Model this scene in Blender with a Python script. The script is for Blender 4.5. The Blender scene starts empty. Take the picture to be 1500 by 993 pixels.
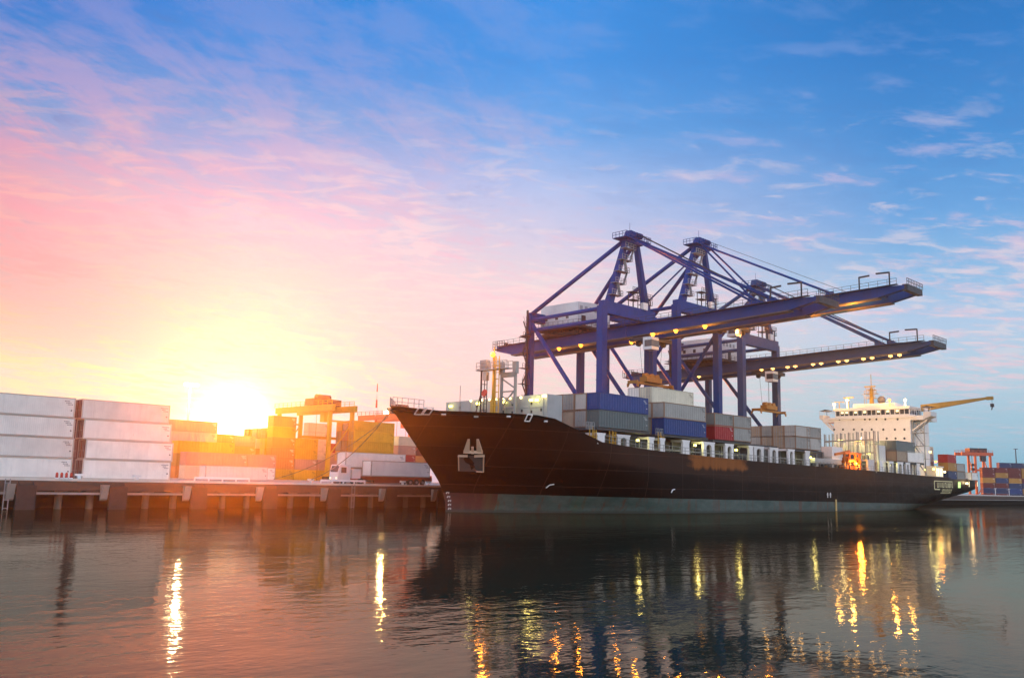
import bpy, math, random
random.seed(7)
sc = bpy.context.scene
COL = sc.collection
PI = math.pi
R = math.radians

# ------------------------------------------------------------------ camera model
F_PX, PITCH, ROLL, CAM_Z = 1327.0, R(8.87), R(1.41), 4.6
ORG = (-16.4, 123.0)            # bow tip of the ship on the water plane
ANG = R(45)                     # bearing of the berth line
AX = (math.cos(ANG), math.sin(ANG)); NX = (-math.sin(ANG), math.cos(ANG))
fw = (0, math.cos(PITCH), math.sin(PITCH)); u0 = (0, -math.sin(PITCH), math.cos(PITCH)); r0 = (1, 0, 0)
rt = tuple(r0[i]*math.cos(ROLL)+u0[i]*math.sin(ROLL) for i in range(3))
up = tuple(u0[i]*math.cos(ROLL)-r0[i]*math.sin(ROLL) for i in range(3))
def toW(s, t, z): return (ORG[0]+s*AX[0]+t*NX[0], ORG[1]+s*AX[1]+t*NX[1], z)
def _ray(u, v):
    a, b = (u-750)/F_PX, (496.5-v)/F_PX
    return tuple(fw[i]+a*rt[i]+b*up[i] for i in range(3))
def on_t(u, v, t):
    r = _ray(u, v); k = (t+ORG[0]*NX[0]+ORG[1]*NX[1])/(r[0]*NX[0]+r[1]*NX[1])
    return ((r[0]*k-ORG[0])*AX[0]+(r[1]*k-ORG[1])*AX[1], CAM_Z+r[2]*k)
def on_s(u, v, s):
    r = _ray(u, v); k = (s+ORG[0]*AX[0]+ORG[1]*AX[1])/(r[0]*AX[0]+r[1]*AX[1])
    return ((r[0]*k-ORG[0])*NX[0]+(r[1]*k-ORG[1])*NX[1], CAM_Z+r[2]*k)

# ------------------------------------------------------------------ materials
def nt_new(name):
    m = bpy.data.materials.new(name); m.use_nodes = True
    return m, m.node_tree, m.node_tree.nodes['Principled BSDF']
def N(nt, typ, **kw):
    n = nt.nodes.new(typ)
    for k, v in kw.items():
        if k.startswith('i_'):
            key = k[2:]
            n.inputs[int(key) if key.isdigit() else key.replace('_', ' ')].default_value = v
        else: setattr(n, k, v)
    return n
def L(nt, a, b): nt.links.new(a, b)
def mixc(nt, fac, a, b, mode='MIX'):
    n = N(nt, 'ShaderNodeMix', data_type='RGBA', blend_type=mode)
    for sock, val in ((0, fac), (6, a), (7, b)):
        if hasattr(val, 'is_output'): L(nt, val, n.inputs[sock])
        else: n.inputs[sock].default_value = val if sock == 0 else (tuple(val)+(1,) if len(val) == 3 else val)
    return n.outputs[2]
def maprange(nt, x, a, b, c=0.0, d=1.0, smooth=False):
    n = N(nt, 'ShaderNodeMapRange')
    if smooth: n.interpolation_type = 'SMOOTHSTEP'
    L(nt, x, n.inputs[0])
    for i, v in enumerate((a, b, c, d)): n.inputs[i+1].default_value = v
    return n.outputs[0]
def math_(nt, op, a, b=0.0, c=None):
    n = N(nt, 'ShaderNodeMath', operation=op)
    for i, v in enumerate((a, b) if c is None else (a, b, c)):
        if hasattr(v, 'is_output'): L(nt, v, n.inputs[i])
        else: n.inputs[i].default_value = v
    return n.outputs[0]
def noise(nt, vec, scale, detail=4, rough=.55, stretch=None, out=0):
    if stretch:
        mp = N(nt, 'ShaderNodeMapping'); L(nt, vec, mp.inputs[0]); mp.inputs['Scale'].default_value = stretch; vec = mp.outputs[0]
    n = N(nt, 'ShaderNodeTexNoise'); L(nt, vec, n.inputs['Vector'])
    n.inputs['Scale'].default_value = scale; n.inputs['Detail'].default_value = detail; n.inputs['Roughness'].default_value = rough
    return n.outputs[out]
MATS = {}
def paint(name, col, rough=.5, metal=0.0, rust=.25, grime=.35, scale=.6, spec=.4, bump=.0):
    """weathered paint: colour drift, rain streaks, rust blooms, all in the object's own space"""
    if name in MATS: return MATS[name]
    m, nt, b = nt_new(name); MATS[name] = m
    tc = N(nt, 'ShaderNodeTexCoord'); oi = N(nt, 'ShaderNodeObjectInfo')
    ad = N(nt, 'ShaderNodeVectorMath', operation='ADD'); L(nt, tc.outputs['Object'], ad.inputs[0])
    cb = N(nt, 'ShaderNodeCombineXYZ'); k = math_(nt, 'MULTIPLY', oi.outputs['Random'], 57.0)
    L(nt, k, cb.inputs[0]); L(nt, k, cb.inputs[1]); L(nt, cb.outputs[0], ad.inputs[1])
    v = ad.outputs[0]
    c = mixc(nt, math_(nt, 'MULTIPLY', maprange(nt, noise(nt, v, scale, 5, .6), .35, .75), grime), col, [x*.55+.01 for x in col])
    st = noise(nt, v, 1.0, 5, .65, (2.2, 2.2, .16))
    c = mixc(nt, math_(nt, 'MULTIPLY', maprange(nt, st, .5, .75), grime*.8), c, [x*.6+.012 for x in col])
    hv = math_(nt, 'MULTIPLY_ADD', oi.outputs['Random'], .3, .82)
    c = mixc(nt, 1.0, c, hv, 'MULTIPLY') if False else c
    vm = N(nt, 'ShaderNodeHueSaturation'); L(nt, c, vm.inputs['Color']); L(nt, hv, vm.inputs['Value']); c = vm.outputs[0]
    if rust:
        rn = noise(nt, v, .9, 7, .7, (1.3, 1.3, .5))
        c = mixc(nt, math_(nt, 'MULTIPLY', maprange(nt, rn, .66, .74), rust*2.4), c, (.16, .062, .025))
    L(nt, c, b.inputs['Base Color'])
    b.inputs['Metallic'].default_value = metal; b.inputs['Specular IOR Level'].default_value = spec
    L(nt, maprange(nt, noise(nt, v, 2.0, 3), .3, .7, rough-.1, rough+.15), b.inputs['Roughness'])
    if bump:
        bp = N(nt, 'ShaderNodeBump', i_Strength=bump, i_Distance=.02); L(nt, noise(nt, v, 3.0, 4), bp.inputs['Height']); L(nt, bp.outputs[0], b.inputs['Normal'])
    return m
def glow(name, col, strength):
    if name in MATS: return MATS[name]
    m, nt, b = nt_new(name); MATS[name] = m
    b.inputs['Base Color'].default_value = (*col, 1); b.inputs['Emission Color'].default_value = (*col, 1); b.inputs['Emission Strength'].default_value = strength
    return m
def glass(name, col=(.02, .025, .03), rough=.08):
    if name in MATS: return MATS[name]
    m, nt, b = nt_new(name); MATS[name] = m
    tc = N(nt, 'ShaderNodeTexCoord')
    L(nt, mixc(nt, noise(nt, tc.outputs['Object'], .8, 3), col, [x*3 for x in col]), b.inputs['Base Color'])
    b.inputs['Roughness'].default_value = rough; b.inputs['Specular IOR Level'].default_value = .6
    return m
CRANE_BLUE = (.0005, .048, .225)
M = dict(
    crane=paint('crane_blue', CRANE_BLUE, .5, rust=.10, grime=.7, spec=.12),
    crane2=paint('crane_blue_grey', (.025, .062, .165), .5, rust=.14, grime=.5, spec=.2),
    steel=paint('galvanised_steel', (.30, .31, .32), .5, .3, rust=.15),
    rail=paint('lamp_catch_grey', (.10, .085, .075), .6, rust=.4),
    darksteel=paint('dark_steel', (.035, .037, .042), .55, .2, rust=.2),
    housew=paint('machine_house_white', (.62, .64, .64), .5, rust=.08, grime=.3),
    shipw=paint('ship_white', (.74, .72, .68), .45, rust=.12, grime=.25),
    shipgrey=paint('deck_grey', (.33, .345, .33), .5, rust=.3, grime=.45),
    coaming=paint('hatch_coaming', (.06, .065, .065), .6, rust=.4),
    yellow=paint('signal_yellow', (.62, .34, .03), .45, rust=.15),
    jib=paint('jib_ochre', (.45, .27, .05), .5, rust=.2),
    ochre=paint('spreader_ochre', (.34, .16, .025), .55, rust=.3), orange=paint('machinery_orange', (.55, .14, .02), .5, rust=.15),
    redo=paint('gantry_red_orange', (.60, .10, .03), .5, rust=.1),
    concrete=paint('quay_concrete', (.36, .33, .29), .85, rust=.1, grime=.6, scale=.3, bump=.3),
    kerb=paint('pale_quay_kerb', (.62, .58, .5), .8, rust=.05, grime=.4),
    fender=paint('fender_rubber', (.045, .035, .03), .7, rust=.1, grime=.5),
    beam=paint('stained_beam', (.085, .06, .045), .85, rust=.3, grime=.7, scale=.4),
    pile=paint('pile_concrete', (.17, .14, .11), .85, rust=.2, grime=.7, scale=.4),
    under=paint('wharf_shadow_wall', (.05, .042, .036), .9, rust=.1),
    rubber=paint('tyre_rubber', (.02, .02, .02), .8, rust=0),
    rope=paint('mooring_rope', (.25, .2, .13), .9, rust=0),
    anchor=paint('anchor_rusty_white', (.55, .40, .28), .7, rust=.5),
    white=paint('bright_white_paint', (.78, .77, .74), .5, rust=.05, grime=.2),
    redp=paint('red_paint', (.5, .05, .03), .5, rust=.05),
    glass=glass('dark_glass'),
    lampO=glow('sodium_lamp', (1.0, .36, .035), 4), lampY=glow('yellow_green_lamp', (1.0, .86, .2), 5),
    lampW=glow('warm_white_lamp', (1.0, .74, .34), 8), lampS=glow('string_lamp', (1.0, .56, .16), 3),
    tubeY=glow('work_strip_lamp', (1.0, .7, .2), 6),
    lit=glow('lit_window', (1.0, .86, .5), 1.6),
)
CC = dict(white=(.82, .79, .72), cream=(.60, .48, .34), grey=(.20, .21, .185), silver=(.31, .31, .28), pale=(.42, .41, .37),
          blue=(.003, .042, .19), red=(.36, .015, .016), teal=(.105, .145, .145), tan=(.34, .26, .18), yellow=(.62, .33, .02),
          orange=(.52, .19, .05), salmon=(.52, .25, .18), maroon=(.14, .015, .015), navy=(.010, .035, .11), ochre=(.42, .21, .04), ivory=(.60, .56, .42))
def cmat(k):
    r = dict(white=.16, cream=.08, ivory=.2, pale=.3, silver=.25, grey=.25, blue=.06, red=.08).get(k, .15)
    return paint(k+'_container_paint', CC[k], .5, rust=r, grime=.4, scale=.5)

# ------------------------------------------------------------------ mesh builder (absolute berth coordinates s, t, z)
class MB:
    def __init__(self): self.v = []; self.f = []; self.m = []; self.smooth = set()
    def quad(self, *p, m=0):
        i = len(self.v); self.v += list(p); self.f.append(tuple(range(i, i+len(p)))); self.m.append(m)
    def box(self, x0, x1, y0, y1, z0, z1, m=0):
        i = len(self.v)
        self.v += [(x0,y0,z0),(x1,y0,z0),(x1,y1,z0),(x0,y1,z0),(x0,y0,z1),(x1,y0,z1),(x1,y1,z1),(x0,y1,z1)]
        for q in ((0,3,2,1),(4,5,6,7),(0,1,5,4),(1,2,6,5),(2,3,7,6),(3,0,4,7)): self.f.append(tuple(i+k for k in q)); self.m.append(m)
        return self
    def bar(self, p, q, w, h=None, m=0, w2=None, h2=None):
        """rectangular beam from p to q, width w (sideways) x depth h (upwards)"""
        h = h or w; w2 = w2 or w; h2 = h2 or h
        d = [q[i]-p[i] for i in range(3)]; l = math.sqrt(sum(x*x for x in d)) or 1e-6; d = [x/l for x in d]
        ref = (0, 0, 1) if abs(d[2]) < .95 else (1, 0, 0)
        a = (d[1]*ref[2]-d[2]*ref[1], d[2]*ref[0]-d[0]*ref[2], d[0]*ref[1]-d[1]*ref[0]); n = math.sqrt(sum(x*x for x in a)); a = [x/n for x in a]
        b = (a[1]*d[2]-a[2]*d[1], a[2]*d[0]-a[0]*d[2], a[0]*d[1]-a[1]*d[0])
        i = len(self.v)
        for c, ww, hh in ((p, w, h), (q, w2, h2)):
            for sa, sb in ((-1,-1),(1,-1),(1,1),(-1,1)):
                self.v.append(tuple(c[k]+a[k]*sa*ww/2+b[k]*sb*hh/2 for k in range(3)))
        for qd in ((0,3,2,1),(4,5,6,7),(0,1,5,4),(1,2,6,5),(2,3,7,6),(3,0,4,7)): self.f.append(tuple(i+k for k in qd)); self.m.append(m)
        return self
    def tube(self, p, q, r, n=8, r2=None, m=0, cap=True):
        r2 = r if r2 is None else r2
        d = [q[i]-p[i] for i in range(3)]; l = math.sqrt(sum(x*x for x in d)) or 1e-6; d = [x/l for x in d]
        ref = (0, 0, 1) if abs(d[2]) < .95 else (1, 0, 0)
        a = (d[1]*ref[2]-d[2]*ref[1], d[2]*ref[0]-d[0]*ref[2], d[0]*ref[1]-d[1]*ref[0]); nn = math.sqrt(sum(x*x for x in a)); a = [x/nn for x in a]
        b = (a[1]*d[2]-a[2]*d[1], a[2]*d[0]-a[0]*d[2], a[0]*d[1]-a[1]*d[0])
        i = len(self.v)
        for c, rr in ((p, r), (q, r2)):
            for k in range(n):
                t = 2*PI*k/n
                self.v.append(tuple(c[j]+rr*(a[j]*math.cos(t)+b[j]*math.sin(t)) for j in range(3)))
        for k in range(n):
            self.smooth.add(len(self.f)); self.f.append((i+k, i+(k+1)%n, i+n+(k+1)%n, i+n+k)); self.m.append(m)
        if cap:
            self.f.append(tuple(i+n-1-k for k in range(n))); self.m.append(m)
            self.f.append(tuple(i+n+k for k in range(n))); self.m.append(m)
        return self
    def ball(self, c, r, n=8, m=0, half=False):
        i = len(self.v); rows = n//2
        for j in range(rows+1):
            th = PI*j/rows if not half else PI/2*j/rows
            for k in range(n):
                ph = 2*PI*k/n
                self.v.append((c[0]+r*math.sin(th)*math.cos(ph), c[1]+r*math.sin(th)*math.sin(ph), c[2]+r*math.cos(th)))
        for j in range(rows):
            for k in range(n):
                self.smooth.add(len(self.f)); self.f.append((i+j*n+k, i+(j+1)*n+k, i+(j+1)*n+(k+1)%n, i+j*n+(k+1)%n)); self.m.append(m)
        return self
    def prism(self, prof, axis, a, b, m=0):
        """closed profile (list of 2D points) pushed along axis 0/1 from a to b; the profile is (other horizontal, z)"""
        n = len(prof); i = len(self.v)
        for c in (a, b):
            for h, z in prof: self.v.append((c, h, z) if axis == 0 else (h, c, z))
        for k in range(n): self.f.append((i+k, i+(k+1)%n, i+n+(k+1)%n, i+n+k)); self.m.append(m)
        self.f.append(tuple(i+n-1-k for k in range(n))); self.m.append(m)
        self.f.append(tuple(i+n+k for k in range(n))); self.m.append(m)
        return self
    def rail(self, pts, h=1.05, r=.035, step=1.6, m=0, rails=(1.0, .5)):
        for p, q in zip(pts, pts[1:]):
            for k in rails: self.bar((p[0], p[1], p[2]+h*k), (q[0], q[1], q[2]+h*k), r*1.6, m=m)
            l = math.dist(p, q); n = max(1, round(l/step))
            for j in range(n+1):
                c = [p[i]+(q[i]-p[i])*j/n for i in range(3)]
                self.bar(c, (c[0], c[1], c[2]+h), r*1.6, m=m)
        return self
    def ladder(self, p, q, w=.5, axis=0, r=.04, cage=True, m=0):
        o = (w/2, 0) if axis == 0 else (0, w/2)
        for sg in (-1, 1): self.bar((p[0]+sg*o[0], p[1]+sg*o[1], p[2]), (q[0]+sg*o[0], q[1]+sg*o[1], q[2]), r*2, m=m)
        n = max(2, int((q[2]-p[2])/.9))
        for k in range(n):
            f = (k+.5)/n; c = [p[i]+(q[i]-p[i])*f for i in range(3)]
            self.bar((c[0]-o[0], c[1]-o[1], c[2]), (c[0]+o[0], c[1]+o[1], c[2]), r*1.6, m=m)
            if cage and k % 2:
                e = (o[1]*2.2, o[0]*2.2)
                self.bar((c[0]-o[0], c[1]-o[1], c[2]), (c[0]-o[0]-e[0], c[1]-o[1]-e[1], c[2]), r, m=m)
                self.bar((c[0]+o[0], c[1]+o[1], c[2]), (c[0]+o[0]-e[0], c[1]+o[1]-e[1], c[2]), r, m=m)
                self.bar((c[0]-o[0]-e[0], c[1]-o[1]-e[1], c[2]), (c[0]+o[0]-e[0], c[1]+o[1]-e[1], c[2]), r, m=m)
        return self
    def mesh(self, name, mats, org=(0, 0, 0)):
        me = bpy.data.meshes.new(name)
        me.from_pydata([(x-org[0], y-org[1], z-org[2]) for x, y, z in self.v], [], self.f)
        for mt in (mats if isinstance(mats, (list, tuple)) else [mats]): me.materials.append(mt)
        me.polygons.foreach_set('material_index', self.m)
        me.polygons.foreach_set('use_smooth', [i in self.smooth for i in range(len(self.f))])
        me.update(); return me
ROOT = {}
def tag(o, label=None, cat=None, group=None, kind=None):
    for k, v in (('label', label), ('category', cat), ('group', group), ('kind', kind)):
        if v: o[k] = v
    if label:
        n = len(label.split())
        if not 4 <= n <= 16: print('LABELLEN', n, label)
    return o
def thing(name, label, cat, s, t, z, group=None, kind=None, rot=ANG):
    o = bpy.data.objects.new(name, None); COL.objects.link(o); o.empty_display_size = .5
    o.location = toW(s, t, z); o.rotation_euler = (0, 0, rot); ROOT[o.name] = (s, t, z)
    return tag(o, label, cat, group, kind)
def part(name, mb, mats, parent, label=None):
    org = ROOT[parent.name]
    o = bpy.data.objects.new(name, mb.mesh(name, mats, org)); COL.objects.link(o); o.parent = parent; ROOT[o.name] = org
    if label: o['label'] = label
    return o
def solo(name, mb, mats, s, t, z, label, cat, group=None, kind=None):
    o = bpy.data.objects.new(name, mb.mesh(name, mats, (s, t, z))); COL.objects.link(o)
    o.location = toW(s, t, z); o.rotation_euler = (0, 0, ANG); ROOT[o.name] = (s, t, z)
    return tag(o, label, cat, group, kind)
def lamp_light(parent, p, power, col, radius=.25, spot=None):
    """the light a lit lamp gives; its bulb is modelled beside it"""
    ld = bpy.data.lights.new('lamp_light', 'SPOT' if spot else 'POINT'); ld.energy = power; ld.color = col; ld.shadow_soft_size = radius
    o = bpy.data.objects.new('lamp_light', ld); COL.objects.link(o)
    org = ROOT[parent.name]; o.parent = parent; o.location = (p[0]-org[0], p[1]-org[1], p[2]-org[2])
    if spot: ld.spot_size = R(spot); ld.spot_blend = .8
    return o
ORANGE, YEL, WARM, STR = (1, .36, .035), (1, .9, .3), (1, .74, .36), (1, .62, .22)
SKY_GAIN, SUN_E, SUN_C, HAZE, HAZE_G, EXPO = 1.12, 5.0, (1, .21, .014), 0.00029, .9, 0.0
# ------------------------------------------------------------------ setting: water and quays
DECK = 3.4
def water_mat():
    m, nt, b = nt_new('harbour_water')
    tc = N(nt, 'ShaderNodeTexCoord')
    v = tc.outputs['Object']
    b.inputs['Base Color'].default_value = (.004, .030, .022, 1)
    b.inputs['IOR'].default_value = 1.33; b.inputs['Specular IOR Level'].default_value = .40
    L(nt, maprange(nt, noise(nt, v, .03, 3, .5, (1, 3, 1)), .35, .65, .03, .085), b.inputs['Roughness'])
    n1 = noise(nt, v, 1.1, 3, .5, (.55, 1.0, 1))
    n2 = noise(nt, v, .22, 3, .5, (.6, 1.0, 1))
    n3 = noise(nt, v, 3.2, 2, .5, (.7, 1.0, 1))
    patch = maprange(nt, noise(nt, v, .035, 3, .5, (1, 2.5, 1)), .4, .62, .35, 1.0)
    h = math_(nt, 'ADD', math_(nt, 'MULTIPLY', math_(nt, 'MULTIPLY_ADD', n3, .34, n1), patch), math_(nt, 'MULTIPLY', n2, 1.0))
    bp = N(nt, 'ShaderNodeBump', i_Strength=1.0, i_Distance=.028); L(nt, h, bp.inputs['Height']); L(nt, bp.outputs[0], b.inputs['Normal'])
    # turbid harbour water: part of the light at the surface is lost to silt and an oily film
    b.inputs['Specular IOR Level'].default_value = 0.0
    gs = N(nt, 'ShaderNodeBsdfGlossy'); gs.inputs['Color'].default_value = (.68, .57, .44, 1); L(nt, b.inputs['Roughness'].links[0].from_socket, gs.inputs['Roughness']); L(nt, bp.outputs[0], gs.inputs['Normal'])
    fr = N(nt, 'ShaderNodeFresnel'); fr.inputs['IOR'].default_value = 1.3; L(nt, bp.outputs[0], fr.inputs['Normal'])
    mx = N(nt, 'ShaderNodeMixShader'); L(nt, fr.outputs[0], mx.inputs[0]); L(nt, b.outputs[0], mx.inputs[1]); L(nt, gs.outputs[0], mx.inputs[2])
    L(nt, mx.outputs[0], nt.nodes['Material Output'].inputs['Surface'])
    return m
mb = MB(); S = 4000
mb.quad((-318, -318, 0), (663, -318, 0), (663, 139, 0), (-318, 139, 0))
w = bpy.data.objects.new('water', mb.mesh('water', water_mat())); COL.objects.link(w); w.location = toW(0, 0, 0); w.rotation_euler = (0, 0, ANG); tag(w, 'calm dark harbour water reflecting sky and ship', None, None, 'structure')

# main quay: deck slab, front beam, kerb, dark wall under the open deck
ZQ = DECK
root = thing('quay', 'concrete wharf with open piled front behind the ship', None, 0, 14, 0, kind='structure')
m_ = MB(); m_.box(-318, 420, 14.35, 138, 2.45, ZQ); part('quay_deck', m_, M['concrete'], root)
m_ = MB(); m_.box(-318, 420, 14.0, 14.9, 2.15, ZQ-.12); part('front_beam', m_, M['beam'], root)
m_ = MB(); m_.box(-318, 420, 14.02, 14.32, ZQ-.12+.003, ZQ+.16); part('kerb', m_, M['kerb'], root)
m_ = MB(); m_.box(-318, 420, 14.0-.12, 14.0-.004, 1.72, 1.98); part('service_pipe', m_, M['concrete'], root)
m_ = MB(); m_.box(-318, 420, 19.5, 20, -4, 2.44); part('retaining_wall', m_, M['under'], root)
k = 0
for i in range(-6, 9):           # bents of piles under the deck edge
    for dx in (-3.4, 0, 3.4):
        s = -19.9+10.4*i+dx+1.2
        if s > 40: continue
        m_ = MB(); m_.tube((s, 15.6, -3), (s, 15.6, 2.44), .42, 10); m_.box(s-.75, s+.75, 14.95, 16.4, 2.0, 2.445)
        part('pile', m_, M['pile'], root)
FEND_S = [-41.4+10.35*i for i in range(0, 7)]
wr = ['at the left photo edge', 'below the middle of the second white stack', 'just right of the white stacks', 'below the low white containers',
      'below the yellow containers left of the truck', 'below the middle of the truck trailer', 'right beside the ship bow']
for i, s in enumerate(FEND_S):
    t_ = thing('quay_fender', 'dark fender panel on the wharf face '+wr[i], 'fender', s, 14, 2.0, 'fenders along the wharf face')
    m_ = MB(); m_.box(s, s+2.1, 13.35, 13.75, -.35, 2.75); part('panel', m_, M['fender'], t_)
    m_ = MB()
    for dz in (.3, 1.7): m_.tube((s+1.05, 13.75, dz+.3), (s+1.05, 14.0, dz+.3), .45, 10)
    part('rubber_cone', m_, M['rubber'], t_)
    m_ = MB(); m_.prism([(13.3, 2.9), (14.0, 2.9), (14.0, 1.0), (13.75, 1.2)], 0, s-.95, s-.1); part('bracket', m_, M['concrete'], t_)
    m_ = MB()
    for dx in (.3, 1.8): m_.bar((s+dx, 13.4, 2.7), (s+dx, 14.0, 3.1), .07)
    part('chain', m_, M['darksteel'], t_)
# ladders and quay furniture
def quay_ladder(s, lab):
    m_ = MB(); m_.ladder((s, 13.85, -.3), (s, 13.85, 3.45), .5, 0, .045, False); solo('quay_ladder', m_, M['steel'], s, 13.85, 0, lab, 'ladder', 'ladders on the wharf face')
quay_ladder(on_t(10, 712, 14)[0], 'steel ladder on the wharf face at the left edge of the photo')
quay_ladder(on_t(516, 730, 14)[0], 'steel ladder on the wharf face below the truck cab')
for i, (u, w_) in enumerate(((83, 'leftmost'), (90, 'second from the left'), (97, 'third from the left'), (104, 'rightmost'))):
    s = on_t(u, 700, 15.4)[0]
    t_ = thing('quay_post', 'short red marker post with white foot on the quay, %s of four' % w_, 'post', s, 15.4, DECK, 'red marker posts on the quay edge')
    m_ = MB(); m_.tube((s, 15.4, DECK), (s, 15.4, DECK+.25), .22, 10); part('foot', m_, M['white'], t_)
    m_ = MB(); m_.tube((s, 15.4, DECK+.25), (s, 15.4, DECK+.72), .15, 10); m_.ball((s, 15.4, DECK+.72), .15, 10); part('post', m_, M['redp'], t_)
def bollard(u, lab, t0=15.1):
    s = on_t(u, 704, t0)[0]
    t_ = thing('mooring_bollard', lab, 'bollard', s, t0, DECK, 'mooring bollards on the quay edge')
    m_ = MB(); m_.box(s-.6, s+.6, t0-.4, t0+.4, DECK, DECK+.12); part('base_plate', m_, M['white'], t_)
    m_ = MB(); m_.tube((s, t0, DECK+.12), (s, t0, DECK+.55), .24, 10, .2); m_.bar((s-.5, t0, DECK+.62), (s+.5, t0, DECK+.62), .26); part('horn', m_, M['white'], t_)
    return s
bollard(115, 'white mooring bollard in front of the gap between white stacks')
bollard(200, 'white mooring bollard below the second white stack')
sB1 = bollard(455, 'white mooring bollard in front of the yellow bottom containers')
bollard(590, 'white mooring bollard below the middle of the truck trailer')
bollard(627, 'white mooring bollard beside the bow, behind the trailer end')
# white safety barriers
for u, lab in ((285, 'low white barrier rail on the quay beside the end of the white stacks'), (470, 'low white barrier rail in front of the yellow containers left of the truck')):
    s = on_t(u, 704, 17.5)[0]
    m_ = MB(); m_.bar((s, 17.5, DECK+.55), (s+8, 17.5, DECK+.55), .12, .3)
    for k in range(5): m_.box(s+k*2-.08, s+k*2+.08, 17.45, 17.55, DECK, DECK+.6)
    solo('safety_barrier', m_, M['white'], s, 17.5, DECK, lab, 'barrier', 'white barriers on the quay')

# ------------------------------------------------------------------ containers
CW, CH = 2.44, 2.432
_cm = {}
def cont_meshes(Lc, H, col, smooth, dcol=None):
    key = (Lc, H, col, smooth, dcol)
    if key in _cm: return _cm[key]
    mt = cmat(col); w = CW/2; e = .07
    b = MB(); pitch = .11 if smooth else .3; dep = .012 if smooth else .05
    n = int((Lc-.3)/pitch/2)*2; dx = (Lc-.3)/n
    for sg in (-1, 1):
        prev = None
        for i in range(n+1):
            y = sg*(w-.02-(dep if (i//1) % 2 else 0)); x = .15+i*dx
            if prev:
                px_, py_ = prev
                if sg < 0: b.quad((px_, py_, .14), (x, y, .14), (x, y, H-.12), (px_, py_, H-.12))
                else: b.quad((x, y, .14), (px_, py_, .14), (px_, py_, H-.12), (x, y, H-.12))
            prev = (x, y)
    n2 = 10; dy = (CW-.3)/n2
    for end in (0, 1):
        prev = None
        for i in range(n2+1):
            x = (.05+(dep if i % 2 else 0)) if end == 0 else Lc-.05-(dep if i % 2 else 0); y = -w+.15+i*dy
            if prev:
                px_, py_ = prev
                b.quad((px_, py_, .14), (x, y, .14), (x, y, H-.12), (px_, py_, H-.12))
            prev = (x, y)
    b.quad((.02, -w+.02, H-.03), (Lc-.02, -w+.02, H-.03), (Lc-.02, w-.02, H-.03), (.02, w-.02, H-.03))
    b.quad((.02, -w+.02, .12), (.02, w-.02, .12), (Lc-.02, w-.02, .12), (Lc-.02, -w+.02, .12))
    fr = MB(); p = .16
    for x0 in (0, Lc-p):
        for y0 in (-w, w-p): fr.box(x0, x0+p, y0, y0+p, 0, H)
    for y0 in (-w, w-.09):
        fr.box(p, Lc-p, y0, y0+.09, .02, .16); fr.box(p, Lc-p, y0, y0+.09, H-.13, H-.01)
    for x0 in (0, Lc-.1):
        fr.box(x0, x0+.1, -w+p, w-p, .02, .16); fr.box(x0, x0+.1, -w+p, w-p, H-.13, H-.01)
    mk = MB(); mcol = M['darksteel'] if col in ('white', 'pale', 'silver', 'grey', 'cream', 'ivory', 'yellow', 'tan') else M['white']
    rs = random.Random(hash(col) % 97+int(Lc*10))
    yo = -w-.004
    for r_ in range(3):
        x = Lc-1.25+r_*.18
        for c_ in range(3+rs.randint(0, 3)):
            ww = .09
            if x+ww > Lc-.2: break
            mk.quad((x, yo, H-.5-r_*.2), (x+ww, yo, H-.5-r_*.2), (x+ww, yo, H-.4-r_*.2), (x, yo, H-.4-r_*.2)); x += ww+.07
    mk.quad((Lc-.5, yo, .8), (Lc-.34, yo, .8), (Lc-.34, yo, .96), (Lc-.5, yo, .96))
    dr = []
    for sg in (0, 1):
        d = MB(); y0, y1 = (-w+.17, -.02) if sg == 0 else (.02, w-.17)
        d.box(-.0, .05, y0, y1, .17, H-.14)
        for k in range(3): d.box(-.012, 0, y0+.06, y1-.06, .3+k*.72, .3+k*.72+.5)
        rod = MB()
        for q in (.28, .72):
            yy = y0+(y1-y0)*q; rod.bar((-.05, yy, .1), (-.05, yy, H-.08), .05); rod.box(-.08, -.02, yy-.16, yy+.16, 1.0, 1.06)
        dr.append((d.mesh('door', cmat(dcol) if dcol else mt), rod.mesh('lock_rod', M['steel'])))
    nb = len(b.v)
    for vv in mk.f: b.f.append(tuple(nb+i for i in vv)); b.m.append(1)
    b.v += mk.v
    _cm[key] = (b.mesh('body', [mt, mcol]), fr.mesh('frame', paint('worn_white_frame', (.50, .45, .38), .6, rust=.4) if col == 'white' else mt if col not in ('tan', 'pale', 'grey', 'silver') else paint('rusted_frame', (.26, .16, .10), .7, rust=.5)), dr)
    return _cm[key]
def container(s, t, z, Lc, col, label, group, doors=False, H=2.6, smooth=False, parts=True, dyaw=0.0, dcol=None):
    """t is the centre line of the row; s the end nearest the bow"""
    b, fr, dr = cont_meshes(Lc, H, col, smooth, dcol)
    o = thing('shipping_container', label, 'container', s, t, z, group, rot=ANG+dyaw)
    for nm, me in (('body', b), ('frame', fr)):
        c = bpy.data.objects.new(nm, me); COL.objects.link(c); c.parent = o
    if doors:
        for d, rod in dr:
            c = bpy.data.objects.new('door', d); COL.objects.link(c); c.parent = o
            q = bpy.data.objects.new('lock_rod', rod); COL.objects.link(q); q.parent = c
    return o
C40, C20 = 12.19, 6.06
TIER = ['bottom', 'second', 'third', 'fourth', 'fifth', 'sixth', 'seventh']
def tier(i, n): return 'bottom' if i == 0 else 'top' if i == n-1 else TIER[i]+' up'

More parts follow.
